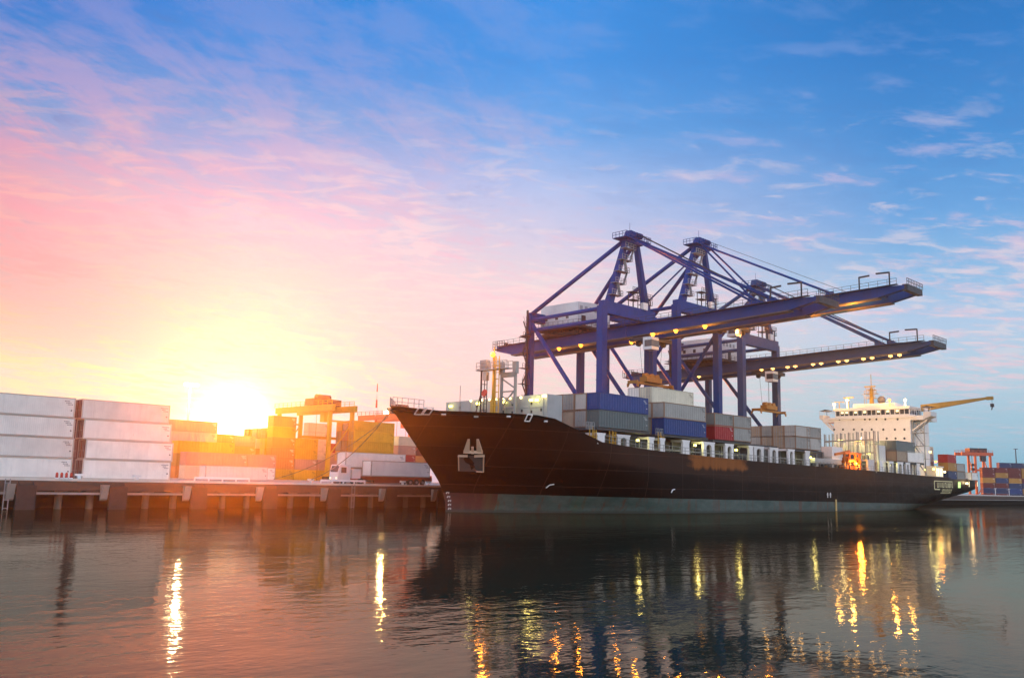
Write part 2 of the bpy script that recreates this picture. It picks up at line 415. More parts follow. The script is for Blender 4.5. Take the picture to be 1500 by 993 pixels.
# white reefers on the left edge of the quay (four high, two stacks)
g = 'white containers stacked on the left quay'
for i in range(4):
    container(-34.4-C40-[0, 0, .15, .3][i], 17+CW/2, DECK+.1+i*CH, C40, 'white', 'white container, %s in the stack cut by the left photo edge' % tier(i, 4), g, H=2.428, smooth=True, dyaw=0)
    container(-33.3+[.1, .25, -.2, -.6][i], 17+CW/2, DECK+.1+i*CH, 11.1, 'white', 'white container with red-shaded doors, %s in the second stack from the left photo edge' % tier(i, 4), g, H=2.428, smooth=True, doors=True, dcol='maroon')  # maroon doors put the reddish shade of the gap into their colour
for i in range(4):
    container(-33.0, 17+CW/2+2.62, DECK+.1+i*CH, 11.1, 'maroon', 'dark red container behind the second white stack, %s, seen in the gap' % tier(i, 4), 'red containers behind the white stacks', doors=True, H=2.428)  # maroon body also carries the gap's red shade in its colour
# yard blocks behind
def ystack(u, t, cols, Lc, desc, group, z0=0, doors=False, n=None, s=None, skip=()):
    s = on_t(u, 690, t)[0] if s is None else s
    n = n or len(cols)+z0
    for i, c in enumerate(cols):
        if c: container(s, t+CW/2, DECK+.1+(i+z0)*CH, Lc, c, '%s container, %s %s' % (c, tier(i+z0, n) if n > 1 else 'lying', desc), group, doors=doors, H=2.428, parts=False)
    return s
yd = 'containers stacked in the yard'
ystack(234, 88, ['orange', 'ochre', 'cream', 'cream', 'salmon'], C40, 'of the five-high stack right behind the white ones', yd)
ystack(257, 74, ['orange', 'ochre', 'yellow'], C40, 'of the low stack below the five-high one', yd)
ystack(303, 90, ['orange', 'orange', 'ochre', 'ochre'], C20, 'in the hazy stack under the low sun', yd)
ystack(None, 92, ['ochre', 'orange', 'ochre', 'tan'], C20, 'right of the hazy stack under the low sun', yd, s=on_t(303, 690, 90)[0]+6.3)
ystack(271, 60, ['cream', 'salmon'], C40, 'of the two-high pile before the low sun', yd)
s_ = on_t(318, 690, 60)[0]
ystack(None, 60, ['white', 'salmon'], C20, 'just right of the two-high pile', yd, s=on_t(271, 690, 60)[0]+C40+.15)
ystack(301, 52, ['white'], C40, 'alone on the ground before the two-high pile', yd)
for k, (u, cl) in enumerate(((357, ['ochre', 'tan', 'cream', 'ochre', 'orange']), (369, ['tan', 'white', 'orange', 'cream', 'tan']), (382, ['yellow', 'ochre', 'yellow', 'yellow', 'ochre']))):
    s0 = on_t(395, 690, 95)[0]
    t0 = on_s(u, 690, s0)[0]
    for i, c in enumerate(cl):
        container(s0, t0, DECK+.1+i*CH, C20, c, '%s container end, %s, %s narrow column left of the six-high stack' % (c, tier(i, 5), ('first', 'second', 'third')[k]), yd, doors=True, H=2.428, parts=False)
ystack(396, 88, ['yellow', 'orange', 'orange', 'ochre', 'yellow', 'orange'], C20, 'of the six-high stack under the yellow gantry', yd)
s_ = on_t(396, 690, 88)[0]+C20+.2
ystack(None, 88, ['yellow', 'salmon', 'yellow', 'yellow'], C20, 'just right of the six-high stack', yd, s=s_)
ystack(None, 88, ['yellow', 'salmon'], C40, 'low, between gantry leg and truck cab', yd, s=s_+C20+.2)
ystack(449, 104, ['cream', 'cream', 'cream', 'cream', 'cream', 'cream'], C20, 'of the pale stack between gantry legs', yd)
ystack(477, 108, ['maroon', 'salmon', 'salmon', 'red'], C20, 'of the red stack left of the yellow block', yd)
s0 = on_t(516, 690, 84)[0]
for i, c in enumerate(['yellow', 'ochre', 'yellow', 'yellow', 'yellow', 'yellow']):
    container(s0, 84+CW/2, DECK+.1+i*CH, C40, c, '%s container, long side, %s of the yellow block behind the truck' % (c, tier(i, 6)), yd, H=2.428, parts=False, doors=True)
    for k in (1, 2):
        c2 = [['ochre', 'yellow', 'tan', 'ochre', 'orange', 'tan'], ['orange', 'ochre', 'yellow', 'tan', 'ochre', 'yellow']][k-1][i]
        container(s0, 84+CW/2+2.6*k, DECK+.1+i*CH, C40, c2, '%s container end, %s, in the %s row of the yellow block' % (c2, tier(i, 6), ('second', 'third')[k-1]), yd, doors=True, H=2.428, parts=False)
ystack(582, 96, ['maroon', 'orange', 'red', 'salmon', 'cream'], C20, 'of the mixed stack between yellow block and bow', yd)
ystack(600, 100, ['tan', 'navy', 'orange', 'maroon', 'salmon'], C20, 'of the stack partly hidden by the bow', yd)
# ------------------------------------------------------------------ container ship
DK = [(-1, 14.4), (0, 14.25), (5, 13.75), (18.6, 13.75), (20, 13.5), (26.5, 11.6), (30, 10.6), (43, 9.85), (68, 9.25), (100, 8.9), (132, 8.6), (148, 8.25), (200, 7.9)]
def lerp_tab(tab, x):
    for (a, ya), (b, yb) in zip(tab, tab[1:]):
        if x <= b: return ya+(yb-ya)*max(0, (x-a))/(b-a)
    return tab[-1][1]
def deckz(s): return lerp_tab(DK, s)
def paintz(s): return 2.8-.0088*s
STEM = [(-2, 10.2), (0, 10.7), (1.4, 10.6), (3.2, 9.9), (4.7, 8.9), (14.25, 0), (16, -1)]
STERN = [(-2, 168), (0, 175), (1.2, 182), (2.2, 187.5), (3.2, 192), (4.6, 195), (20, 196)]
def s0z(z): return lerp_tab(STEM, z)
def s1z(z): return lerp_tab(STERN, z)
def B(s, z):
    h = min(1, max(0, z/14)); Lb = 46-(46-25)*h**.75; p = 1.75+.55*h
    f = (s-s0z(z))/Lb; b = 12.5 if f >= 1 else 12.5*(1-(1-max(f, 0))**p)
    Ls = 42-14*min(1, max(0, z/8)); w = min(1, max(0, (z-.8)/4.5))*.86; g_ = (s1z(z)-s)/Ls
    if g_ < 1: b *= w+(1-w)*(1-(1-max(g_, 0))**2)
    return b
SB = 12.5
root = thing('container_ship', 'large black-hulled container ship with white bridge moored along the quay', 'ship', 0, 0, 0)
SHIP = root
US = [0, .004, .01, .018, .0235, .028, .04, .055, .07, .085, .1, .12, .14, .165, .19, .22, .26, .3, .36, .42, .5, .58, .66, .72, .78, .83, .87, .9, .93, .955, .975, .99, 1]
KS = [0, .06, .14, .24, .36, .5, .64, .78, .9, 1]
def hull_row(u, r):
    z = 2.0; s = 0
    for _ in range(6):
        s = s0z(z)+(s1z(z)-s0z(z))*u
        pz, dz = paintz(s), deckz(s)
        z = (-1.2, -.02, pz*.5)[int(r)] if r < 3 else pz+(dz-pz)*KS[int(r)-3]
    return s, z
NR = 3+len(KS)
hm = MB()
idx = {}
for side in (-1, 1):
    for i, u in enumerate(US):
        for r in range(NR):
            s, z = hull_row(u, r); idx[side, i, r] = len(hm.v); hm.v.append((s, side*B(s, z), z))
for side in (-1, 1):
    for i in range(len(US)-1):
        for r in range(NR-1):
            q = [idx[side, i, r], idx[side, i+1, r], idx[side, i+1, r+1], idx[side, i, r+1]]
            if side > 0: q.reverse()
            sm = sum(hm.v[k][0] for k in q)/4
            hm.smooth.add(len(hm.f)); hm.f.append(tuple(q)); hm.m.append((1 if sm < 18.0 else 2) if r < 3 else 0)
for r in range(NR-1):   # transom
    i = len(US)-1
    hm.f.append((idx[-1, i, r], idx[1, i, r], idx[1, i, r+1], idx[-1, i, r+1])); hm.m.append(2 if r < 3 else 0)
for i in range(len(US)-1):   # deck inside the bulwark
    a = [hm.v[idx[-1, i, NR-1]], hm.v[idx[-1, i+1, NR-1]], hm.v[idx[1, i+1, NR-1]], hm.v[idx[1, i, NR-1]]]
    k0 = len(hm.v); hm.v += [(p[0], p[1]*.985, p[2]-.5) for p in a]; hm.f.append((k0, k0+1, k0+2, k0+3)); hm.m.append(3)
def hull_mat():
    m, nt, b = nt_new('black_hull_paint')
    tc = N(nt, 'ShaderNodeTexCoord'); v = tc.outputs['Object']; sp = N(nt, 'ShaderNodeSeparateXYZ'); L(nt, v, sp.inputs[0])
    x, z = sp.outputs[0], sp.outputs[2]
    big = noise(nt, v, .06, 5, .6, (1, 1, 2.5)); fine = noise(nt, v, .7, 6, .65, (.5, .5, 1.6)); st = noise(nt, v, .9, 6, .7, (1.2, 1.2, .12))
    c = mixc(nt, maprange(nt, fine, .35, .7), (.003, .002, .002), (.007, .005, .004))
    # upper strakes: brown tone above a wandering edge
    edge = math_(nt, 'ADD', maprange(nt, x, 20, 75, 7.6, 5.2), math_(nt, 'MULTIPLY_ADD', big, 3.0, -1.5))
    up_ = maprange(nt, math_(nt, 'SUBTRACT', z, edge), -.15, .5)
    inner = maprange(nt, x, 14, 34)
    up_ = math_(nt, 'MULTIPLY', up_, inner)
    c = mixc(nt, math_(nt, 'MULTIPLY', up_, .8), c, mixc(nt, fine, (.018, .010, .008), (.05, .027, .018)))
    # rust runs
    c = mixc(nt, math_(nt, 'MULTIPLY', maprange(nt, st, .57, .72), .5), c, (.05, .02, .009))
    # one big patch of bare rust amidships
    dx = math_(nt, 'ABSOLUTE', math_(nt, 'SUBTRACT', x, 62.0)); top = math_(nt, 'SUBTRACT', z, 7.5)
    mask = math_(nt, 'MULTIPLY', maprange(nt, math_(nt, 'ADD', dx, math_(nt, 'MULTIPLY', fine, 6.0)), 12.5, 10.5), maprange(nt, math_(nt, 'ADD', top, math_(nt, 'MULTIPLY', st, 2.4)), .9, 1.5))
    c = mixc(nt, math_(nt, 'MULTIPLY', mask, .9), c, mixc(nt, st, (.13, .042, .014), (.36, .125, .03)))
    # plate seams
    sx = math_(nt, 'ABSOLUTE', math_(nt, 'SUBTRACT', math_(nt, 'FRACT', math_(nt, 'DIVIDE', x, 9.3)), .5)); sz = math_(nt, 'ABSOLUTE', math_(nt, 'SUBTRACT', math_(nt, 'FRACT', math_(nt, 'DIVIDE', z, 2.6)), .5))
    seam = math_(nt, 'MAXIMUM', maprange(nt, sx, .008, .003), maprange(nt, sz, .02, .008))
    c = mixc(nt, math_(nt, 'MULTIPLY', seam, .5), c, (.07, .042, .03))
    L(nt, c, b.inputs['Base Color']); L(nt, maprange(nt, fine, .3, .7, .38, .6), b.inputs['Roughness']); b.inputs['Specular IOR Level'].default_value = .08
    bp = N(nt, 'ShaderNodeBump', i_Strength=.5, i_Distance=.08); L(nt, math_(nt, 'SUBTRACT', noise(nt, v, .35, 3), math_(nt, 'MULTIPLY', seam, .5)), bp.inputs['Height']); L(nt, bp.outputs[0], b.inputs['Normal'])
    return m
def boot_mat(name, c0, c1):
    m, nt, b = nt_new(name)
    tc = N(nt, 'ShaderNodeTexCoord'); v = tc.outputs['Object']; sp = N(nt, 'ShaderNodeSeparateXYZ'); L(nt, v, sp.inputs[0])
    c = mixc(nt, maprange(nt, noise(nt, v, .25, 6, .7, (1, 1, 3)), .35, .68), c0, c1)
    st = noise(nt, v, .55, 6, .7, (1.5, 1.5, .1))
    c = mixc(nt, math_(nt, 'MULTIPLY', maprange(nt, st, .52, .64), .85), c, (.09, .032, .014))
    gr = noise(nt, v, .14, 3, .5, (1.3, 1, .05))
    c = mixc(nt, math_(nt, 'MULTIPLY', maprange(nt, gr, .6, .68), .25), c, (.05, .14, .05))
    sc_ = maprange(nt, math_(nt, 'ADD', sp.outputs[2], math_(nt, 'MULTIPLY', noise(nt, v, 1.5, 4), .5)), .75, .45)
    c = mixc(nt, math_(nt, 'MULTIPLY', sc_, .8), c, (.02, .03, .022))
    L(nt, c, b.inputs['Base Color']); b.inputs['Roughness'].default_value = .6
    return m
part('hull', hm, [hull_mat(), boot_mat('red_boot_paint', (.085, .014, .010), (.045, .010, .008)), boot_mat('green_boot_paint', (.018, .055, .045), (.075, .105, .09)), M['coaming']], root)

def hp(s, z, off=.05):  # point on the port side shell
    return (s, -B(s, z)-off, z)
def on_hull(u, v):
    t = -10.0
    for _ in range(25):
        s, z = on_t(u, v, t); t = .5*t+.5*(-B(s, z))
    return s, z
# anchor with its recess
def hpx(u, v, off): return hp(*on_hull(u, v), off)
m_ = MB(); m_.quad(hpx(671, 667, .03), hpx(672, 690, .03), hpx(707, 691, .03), hpx(708, 667, .03)); part('anchor_pocket', m_, M['coaming'], root)
fr = MB(); q_ = [(671, 667), (671.5, 690), (707.5, 691), (708, 667)]
fr.bar(hpx(671, 667, .08), hpx(671.5, 689, .08), .16); fr.bar(hpx(707.5, 691, .08), hpx(708, 667, .08), .2); fr.bar(hpx(670, 667.5, .1), hpx(684, 668, .1), .3); fr.bar(hpx(694, 668, .1), hpx(709, 667.5, .1), .34); fr.bar(hpx(697, 690.5, .08), hpx(707.5, 691, .08), .14)
part('anchor_frame', fr, M['anchor'], root)
m_ = MB()
for ua, ub in ((681, 684.5), (700, 697.5)): m_.bar(hpx(ua, 661, .35), hpx(ub, 643.5, .3), .8, .35, w2=.3, h2=.2)
m_.bar(hpx(676.5, 661.5, .35), hpx(704.5, 662.5, .35), .3, .42); m_.bar(hpx(690, 655, .3), hpx(690.5, 664, .25), .34)
part('anchor', m_, M['anchor'], root)
# fairleads, hull lamps and draught marks
def hull_frame(u, v, w, h, nm='fairlead'):
    s, z = on_hull(u, v); m_ = MB()
    c = [hp(s-w/2, z-h/2), hp(s+w/2, z-h/2), hp(s+w/2, z+h/2), hp(s-w/2, z+h/2)]
    for a, b_ in zip(c, c[1:]+c[:1]): m_.bar(a, b_, .13)
    part(nm, m_, M['white'], root)
for a in ((616, 602, .8, .9), (626, 602, .8, .9), (774, 612, .7, .9)): hull_frame(*a)
for u, v in ((646, 607), (694, 610), (742, 610), (797, 617)):
    s, z = on_hull(u, v); m_ = MB(); m_.tube(hp(s, z, .02), hp(s+.5, z+.02, .02), .14, 8); part('pipe_outlet', m_, M['white'], root)
m_ = MB()
for k in range(5):
    z = .35+k*.55; s = s0z(z)+.35; m_.bar(hp(s, z, .06), hp(s+.12, z+.24, .06), .14)
    m_.bar(hp(s+.3, z, .06), hp(s+.3, z+.24, .06), .09)
part('draught_mark', m_, M['white'], root)
for u, v in ((804, 712), (985, 719)):
    s, z = on_hull(u, v); m_ = MB(); m_.bar(hp(s-.35, z-.25), hp(s, z+.2), .13); m_.bar(hp(s, z+.2), hp(s+.6, z+.3), .13); part('hull_symbol', m_, M['white'], root)
for u in (1212, 1216):
    s, z = on_hull(u, 725); m_ = MB(); m_.bar(hp(s, z-.5), hp(s, z+.5), .16); m_.bar(hp(s-.3, z+.1), hp(s+.3, z+.1), .12); part('load_line_mark', m_, M['white'], root)
s, z = on_hull(1224, 742); m_ = MB(); m_.bar(hp(s, .05, .1), hp(s, 2.4, .1), .3); part('draught_scale', m_, paint('draught_yellow', (.7, .5, .2), .6), root)
# bow rail and foremast
m_ = MB(); pts = [(s, -B(s, deckz(s))*.97, deckz(s)) for s in (.3, 1.2, 2.4, 3.4)]; m_.rail(pts, 1.2, .04, .8)
pts = [(s, B(s, deckz(s))*.97, deckz(s)) for s in (.3, 1.2, 2.4, 3.4)]; m_.rail(pts, 1.2, .04, .8); part('bow_railing', m_, M['steel'], root)
# breakwater across the foredeck
m_ = MB(); BS = 20.0
m_.prism([(11.4, 12.9), (-10.4, 12.9), (-10.4, 17.0), (11.4, 16.7)], 0, BS, BS+.25)
m_.box(BS-.06, BS-.003, -10.3, 11.3, 15.15, 15.28)
for k in range(9): m_.prism([(10.6-k*2.55, 13.0), (10.45-k*2.55, 13.0), (10.45-k*2.55, 16.7), (10.6-k*2.55, 16.7)], 0, BS-.12, BS-.003)
m_.box(BS, BS+3.2, -10.65, -10.4, 13, 17.0); m_.box(BS+.26, BS+3.2, -10.4, -10.2, 13, 16.8)
bw = part('breakwater', m_, M['shipgrey'], root)
m_ = MB()
for k in range(11):
    for zz in ((14.55, 15.75) if k % 2 else (14.75,)):
        y = 10-k*1.95; m_.box(BS-.03, BS-.002, y-.18, y+.18, zz-.2, zz+.2)
part('scupper', m_, M['darksteel'], bw)
for (u, v, pw, kind_) in ((660, 595, 30, 'Y'), (700, 591, 40, 'Y'), (739, 589, 60, 'Y'), (786, 586, 70, 'Y'), (778, 586, 20, 'Y'), (797, 580, 30, 'W')):
    t_, z_ = on_s(u, v, BS-.3); m_ = MB(); m_.box(BS-.42, BS-.12, t_-.28, t_+.28, z_-.16, z_+.16)
    lp = part('deck_lamp', m_, M['lampY' if kind_ == 'Y' else 'lampW'], bw); lamp_light(lp, (BS-.9, t_, z_+.1), pw, YEL, .2)
m_ = MB()
for u in (690, 706, 717, 727, 738, 747, 763):
    t_, z_ = on_s(u, 583, BS-.2); m_.box(BS-.3, BS-.15, t_-.12, t_+.12, 16.55, 16.8)
part('mast_lamp', m_, M['lampW'], bw)
# foremast with platform and ladder, boom cradle, small davit
t_ = on_s(723, 560, 18)[0]
m_ = MB(); m_.tube((18, t_, 13), (18, t_, 23.4), .26, 12, .2); m_.tube((18, t_, 23.4), (18, t_, 24.4), .07, 6)
m_.bar((18, t_, 14.0), (18, t_, 16.4), .6); fmst = part('foremast', m_, M['yellow'], root)
m_ = MB(); m_.box(17.6, 18.9, t_-3.2, t_+3.6, 20.9, 21.02); m_.rail([(17.65, t_-3.1, 21.0), (17.65, t_+3.5, 21.0)], 1.1, .05, .9); m_.rail([(18.85, t_-3.1, 21.0), (18.85, t_+3.5, 21.0)], 1.1, .05, .9)
m_.box(17.8, 18.6, t_+1.5, t_+2.9, 21.0, 22.5); m_.box(17.9, 18.5, t_+1.5, t_+2.3, 19.4, 20.7); part('mast_platform', m_, M['steel'], fmst)
m_ = MB(); m_.ladder((17.5, t_-1.3, 14), (17.5, t_-1.3, 22.8), .7, 1, .05); part('mast_ladder', m_, M['yellow'], fmst)
m_ = MB(); m_.ball((17.5, t_-.2, 23.1), .4, 8); lp = part('masthead_lamp', m_, M['lampO'], fmst); lamp_light(lp, (17.0, t_-.2, 23.3), 700, ORANGE, .3); lamp_light(lp, (17.2, t_+.6, 19.8), 150, ORANGE, .3)
m_ = MB(); m_.tube((17.4, t_+1.2, 17.4), (17.25, t_+1.2, 17.42), .55, 14); part('vent_cowl', m_, M['redp'], root)
ty0, ty1 = on_s(735, 560, 19)[0], on_s(755, 560, 19)[0]
m_ = MB()
for yy in (ty0, ty1): m_.bar((19, yy, 13), (19, yy, 20.2), .34); m_.bar((19, yy, 20.2), (19, yy, 22.0), .75, .55)
m_.bar((19, ty0, 20.1), (19, ty1, 20.1), .5, .7)
for a, b_ in ((17.6, 19.6), (15.2, 17.0)): m_.bar((19, ty0, b_), (19, ty1, a+.4), .18); m_.bar((19, ty0, a), (19, ty1, a), .2)
m_.bar((19, ty0, 15.2), (19, ty1, 17.9), .18); part('boom_cradle', m_, M['shipgrey'], root)
td = on_s(705, 560, 18)[0]
m_ = MB(); m_.ladder((18, td-1.0, 13.5), (18, td-1.0, 20.2), .55, 1, .05); m_.bar((18, td, 13.2), (18, td, 21.1), .2); m_.bar((18, td-.1, 21.05), (18, td+.9, 21.15), .16); m_.bar((18, td+1.5, 13.2), (18, td+.1, 17.2), .12); part('davit', m_, M['darksteel'], root)
t_ = on_s(674, 580, 16)[0]
m_ = MB(); m_.tube((16, t_, 13.2), (16, t_, 18.6), .06, 6); part('ensign_staff', m_, M['steel'], root)

# hatch coamings, port-side portals, rails, deck lamps
m_ = MB(); m_.box(27, 150.5, -9.3, 10, 8, 12.15); part('hatch_coaming', m_, M['coaming'], root)
m_ = MB()
for k in range(0, 40):
    s = 28+k*3.05
    if s < 150: m_.box(s, s+.22, -9.55, -9.302, 8.6, 12.1)
m_.box(27, 150.5, -9.8, -9.303, 10.1, 10.35); part('coaming_stay', m_, M['shipgrey'], root)
hc = MB()
for a, b_, zt in ((29.2, 42.3, 12.78), (45.7, 59.0, 12.6), (60.6, 73.0, 12.45)): hc.box(a, b_, -12.3, 12.3, zt-.4, zt)
for a, b_, zt in ((89.3, 100.8, 12.0),): hc.box(a, b_, -12.3, 12.3, zt-.4, zt)
hc.box(73.6, 88.8, -9, 10, 12.16, 12.5); part('hatch_cover', hc, M['coaming'], root)
def portal(u0, u1, arch=True):
    """one white container support standing on the port side deck"""
    s0 = on_t((u0), 650, -12.4)[0]; s1 = on_t((u1), 650, -12.4)[0]; zb = deckz(s0)-.5; zt = min(12.35, 12.78-.008*(s0-30))-.4 if s0 < 104 else 11.1
    m_ = MB(); y0, y1 = -12.35, -11.95; w = s1-s0
    if arch and w > 1.3:
        k = w*.26; m_.box(s0, s0+k, y0, y1, zb, zt-1.0); m_.box(s1-k, s1, y0, y1, zb, zt-1.0)
        n = 8; r = w/2-k; cx = (s0+s1)/2; z1 = zt-1.0
        prof = [(s0, z1), (s0+k, z1)]+[(cx-r*math.cos(PI*i/n), z1+.55*math.sin(PI*i/n)) for i in range(1, n)]+[(s1-k, z1), (s1, z1), (s1, zt-.35), (s1+.25, zt), (s0-.25, zt), (s0, zt-.35)]
        m_.prism(prof, 1, y0, y1)
    else:
        m_.prism([(s0-.1, zb), (s1+.1, zb), (s1, zt-.6), (s1+.3, zt), (s0-.3, zt), (s0, zt-.6)], 1, y0, y1)
    m_.box(s0+.1, s1-.1, y1+.001, -9.81, zt-.35, zt-.002)
    part('container_support', m_, M['shipw'], root)
for a in ((876, 886, 0), (905, 923, 1), (952, 958, 0), (968, 974, 0), (1001, 1010, 0), (1031, 1047, 1), (1063, 1075, 1), (1098, 1103, 0), (1105, 1119, 1), (1128, 1140, 1), (1155, 1164, 1), (1180, 1186, 0),
          (1271, 1280, 0), (1288, 1293, 0), (1302, 1308, 1), (1314, 1322, 1), (1326, 1332, 1), (1342, 1346, 0)): portal(*a)
m_ = MB(); pts = [(s, -12.38, deckz(s)-.05) for s in range(31, 154, 6)]; m_.rail(pts, 1.1, .035, 1.5); part('deck_railing', m_, M['shipgrey'], root)
def ylad(u):
    s = on_t(u, 630, -12.2)[0]; m_ = MB(); m_.ladder((s, -12.2, deckz(s)-.3), (s, -12.2, 12.9), .7, 0, .06, False); m_.ladder((s+.9, -12.2, deckz(s)-.3), (s+.9, -12.2, 12.3), .5, 0, .06, False); part('deck_ladder', m_, M['yellow'], root)
ylad(866); ylad(895); ylad(966)
m_ = MB()
for u in (858, 861, 865, 960, 966): 
    s = on_t(u, 615, -12.2)[0]; m_.rail([(s, -12.3, 12.3), (s+.8, -12.3, 12.3)], 1.1, .04, .5)
part('lashing_rail', m_, M['shipgrey'], root)
for (u, v, pw) in ((934, 645, 110), (1018, 652, 120), (1078, 659, 100), (1187, 670, 120), (1278, 679, 90), (1292, 680, 60), (1306, 681, 60), (1355, 688, 70), (966, 648, 40)):
    s, z = on_t(u, v, -11.4); m_ = MB(); m_.box(s-.2, s+.2, -11.55, -11.25, z-.17, z+.17); lp = part('deck_lamp', m_, M['lampY'], root); lamp_light(lp, (s, -11.9, z-.05), pw, (1, .92, .35), .25)
# machinery and gangway around the orange lamp
m_ = MB()
s0 = on_t(1190, 675, -11.5)[0]
m_.box(s0, s0+12, -12.0, -10.6, 9.6, 10.6); m_.box(s0+1, s0+2, -11.8, -11, 8.5, 9.6); m_.box(s0+8, s0+9, -11.8, -11, 8.5, 9.6); part('gangway', m_, M['shipgrey'], root)
s1 = on_t(1214, 655, -10.5)[0]
m_ = MB(); m_.box(s1, s1+5.0, -11.2, -8.8, 11.2, 13.3); m_.box(s1+.2, s1+4.8, -11.1, -9, 10.61, 11.2); part('stores_box', m_, M['shipw'], root)
s2, z2 = on_t(1247, 680, -11.2)
m_ = MB()
for ds in (-3.6, -1.2, 1.8, 4.0): m_.box(s2+ds-.18, s2+ds+.18, -11.5, -11.15, 8.2, 12.0)
m_.box(s2-3.9, s2+4.4, -11.6, -11.05, 12.0, 12.4); m_.box(s2-3, s2+3.5, -10.9, -9.9, 8.2, 9.6); m_.tube((s2-2, -11, 10.6), (s2+3, -11, 10.6), .5, 10); m_.tube((s2-2.6, -11, 10.6), (s2-2.3, -11, 10.6), .9, 12); m_.tube((s2+3.2, -11, 10.6), (s2+3.5, -11, 10.6), .9, 12)
m_.bar((s2-8, -11.3, 11.7), (s2-1, -11.3, 12.6), .4, .5); part('mooring_winch', m_, M['orange'], root)
m_ = MB(); m_.ball((s2+.5, -11.9, z2+.2), .38, 8); lp = part('deck_lamp', m_, M['lampO'], root); lamp_light(lp, (s2+.5, -12.5, z2+.3), 2600, ORANGE, .35)
# cell guide frame before the bridge
m_ = MB(); FS = 126
ya, yb = on_s(1208, 650, FS)[0], on_s(1280, 650, FS)[0]
ny = 6
for k in range(ny+1):
    y = ya+(yb-ya)*k/ny
    for xx in (FS, FS+2.4): m_.bar((xx, y, 8.3), (xx, y, 17.0+.1*k), .2)
    for dy in (-.35,): m_.bar((FS, y+dy, 8.3), (FS, y+dy, 16.9+.1*k), .14)
    m_.bar((FS, y, 15.2), (FS+2.4, y, 15.2), .14)
for zz in (12.4, 15.3): m_.bar((FS, ya, zz), (FS, yb, zz+.3), .3)
m_.bar((FS, ya, 9.2), (FS, yb, 9.2), .3); part('cell_guide_frame', m_, M['shipgrey'], root)
m_ = MB(); m_.box(FS+4.2, FS+8.5, yb+1, ya-1, 8.3, 14.6); dh = part('deck_house', m_, M['shipw'], root)
for y, z, pw in ((ya-3.2, 15.6, 320), (yb+4.2, 15.5, 320), (yb+2.0, 12.6, 160)):
    m_ = MB(); m_.box(FS+1.2, FS+1.6, y-.5, y+.5, z-.12, z+.12); lp = part('deck_lamp', m_, M['lampY'], root); lamp_light(lp, (FS+1.0, y, z-.5), pw, (1, .85, .35), .3)
    if z < 14: continue
    sp_ = lamp_light(lp, (FS+1.8, y, z+.4), 13000, (1, .62, .30), .3, spot=75)
    from mathutils import Vector as _V
    sp_.rotation_euler = _V((-29, -(1-y)*.8, -5)).to_track_quat('Z', 'Y').to_euler()
for k in range(4):
    y = yb+1.8+k*2.4; m_ = MB(); m_.box(FS+4.12, FS+4.198, y-.45, y+.45, 9.0, 11.2); part('door', m_, M['darksteel'], dh)

# bridge house
HS, HA = 155.0, 167.0; HY0, HY1 = -9.3, 10.6
m_ = MB(); m_.box(HS, HA, HY0, HY1, 7.9, 21.9)
m_.box(HS-.001+.0, HA-3, HY0+.001-3.2, HY1-.001+3.0, 21.9, 23.0); hs = part('bridge_house', m_, M['shipw'], root)
m_ = MB(); m_.box(HS-.35, HS-.05, HY0-1.5, HY1+1.5, 22.6, 23.05)
m_.box(HS+.4, HA-4, HY0+.2, HY1-.3, 23.0, 23.5); m_.prism([(HY0+.2, 24.75), (HY1-.3, 24.75), (HY1, 25.2), (HY1, 25.45), (HY0-.1, 25.45), (HY0-.1, 25.2)], 0, HS-.2, HA-4); m_.box(HS+2, HA-5, HY0+4.5, HY1-4.5, 25.45, 26.6)
part('wheelhouse', m_, M['shipw'], hs)
wh = MB(); wh.box(HS+.55, HA-4.2, HY0+.35, HY1-.45, 23.49, 24.76); part('bridge_window', wh, M['glass'], hs)
m_ = MB()
for k in range(17):
    y = HY0+.3+(HY1-HY0-.7)*k/16; m_.box(HS+.42, HS+.54, y-.09, y+.09, 23.5, 24.75)
for k in range(6):
    s = HS+.6+k*1.5; m_.box(s-.09, s+.09, HY0+.22, HY0+.34, 23.5, 24.75)
part('window_mullion', m_, M['shipw'], hs)
m_ = MB()
for k in (2, 4, 6, 9, 11, 13, 14): 
    y = HY0+.3+(HY1-HY0-.7)*(k+.5)/16; m_.box(HS+.5, HS+.53, y-.35, y+.35, 24.1, 24.6)
part('lit_window', m_, M['lit'], hs)
for sg, y0, y1 in ((-1, -14.3, HY0-3.2), (1, HY1+3.0, 14.6)):
    m_ = MB()
    lo, hi = (y0, y1)
    prof = [(lo, 23.9), (hi, 23.9), (hi, 21.95), (lo+1.4, 22.2), (lo, 22.8)] if sg < 0 else [(hi, 23.9), (hi, 22.9), (hi-1.2, 22.2), (lo, 21.95), (lo, 23.9)]
    m_.prism(prof, 0, HS+.1, HS+4); wg = part('bridge_wing', m_, M['shipw'], hs)
    ye = y0 if sg < 0 else y1
    b2 = MB(); b2.bar((HS+.8, (HY0 if sg < 0 else HY1), 19.2), (HS+.8, ye-sg*1.0, 22.1), .35); b2.bar((HS+3, (HY0 if sg < 0 else HY1), 19.2), (HS+3, ye-sg*1.0, 22.1), .35); part('wing_strut', b2, M['shipw'], wg)
    b2 = MB(); b2.rail([(HS+.3, ye, 23.9), (HS+.3, (HY0 if sg < 0 else HY1), 23.9)], 1.0, .04, 1.2); part('wing_railing', b2, M['shipw'], wg)
    b2 = MB(); yc = ye-sg*1.2; b2.prism([(yc-1.7, 25.05), (yc, 25.45), (yc+1.7, 25.0), (yc, 24.9)], 0, HS+1, HS+3); b2.bar((HS+2, yc, 23.9), (HS+2, yc, 25.0), .1); part('awning', b2, M['darksteel'], wg)
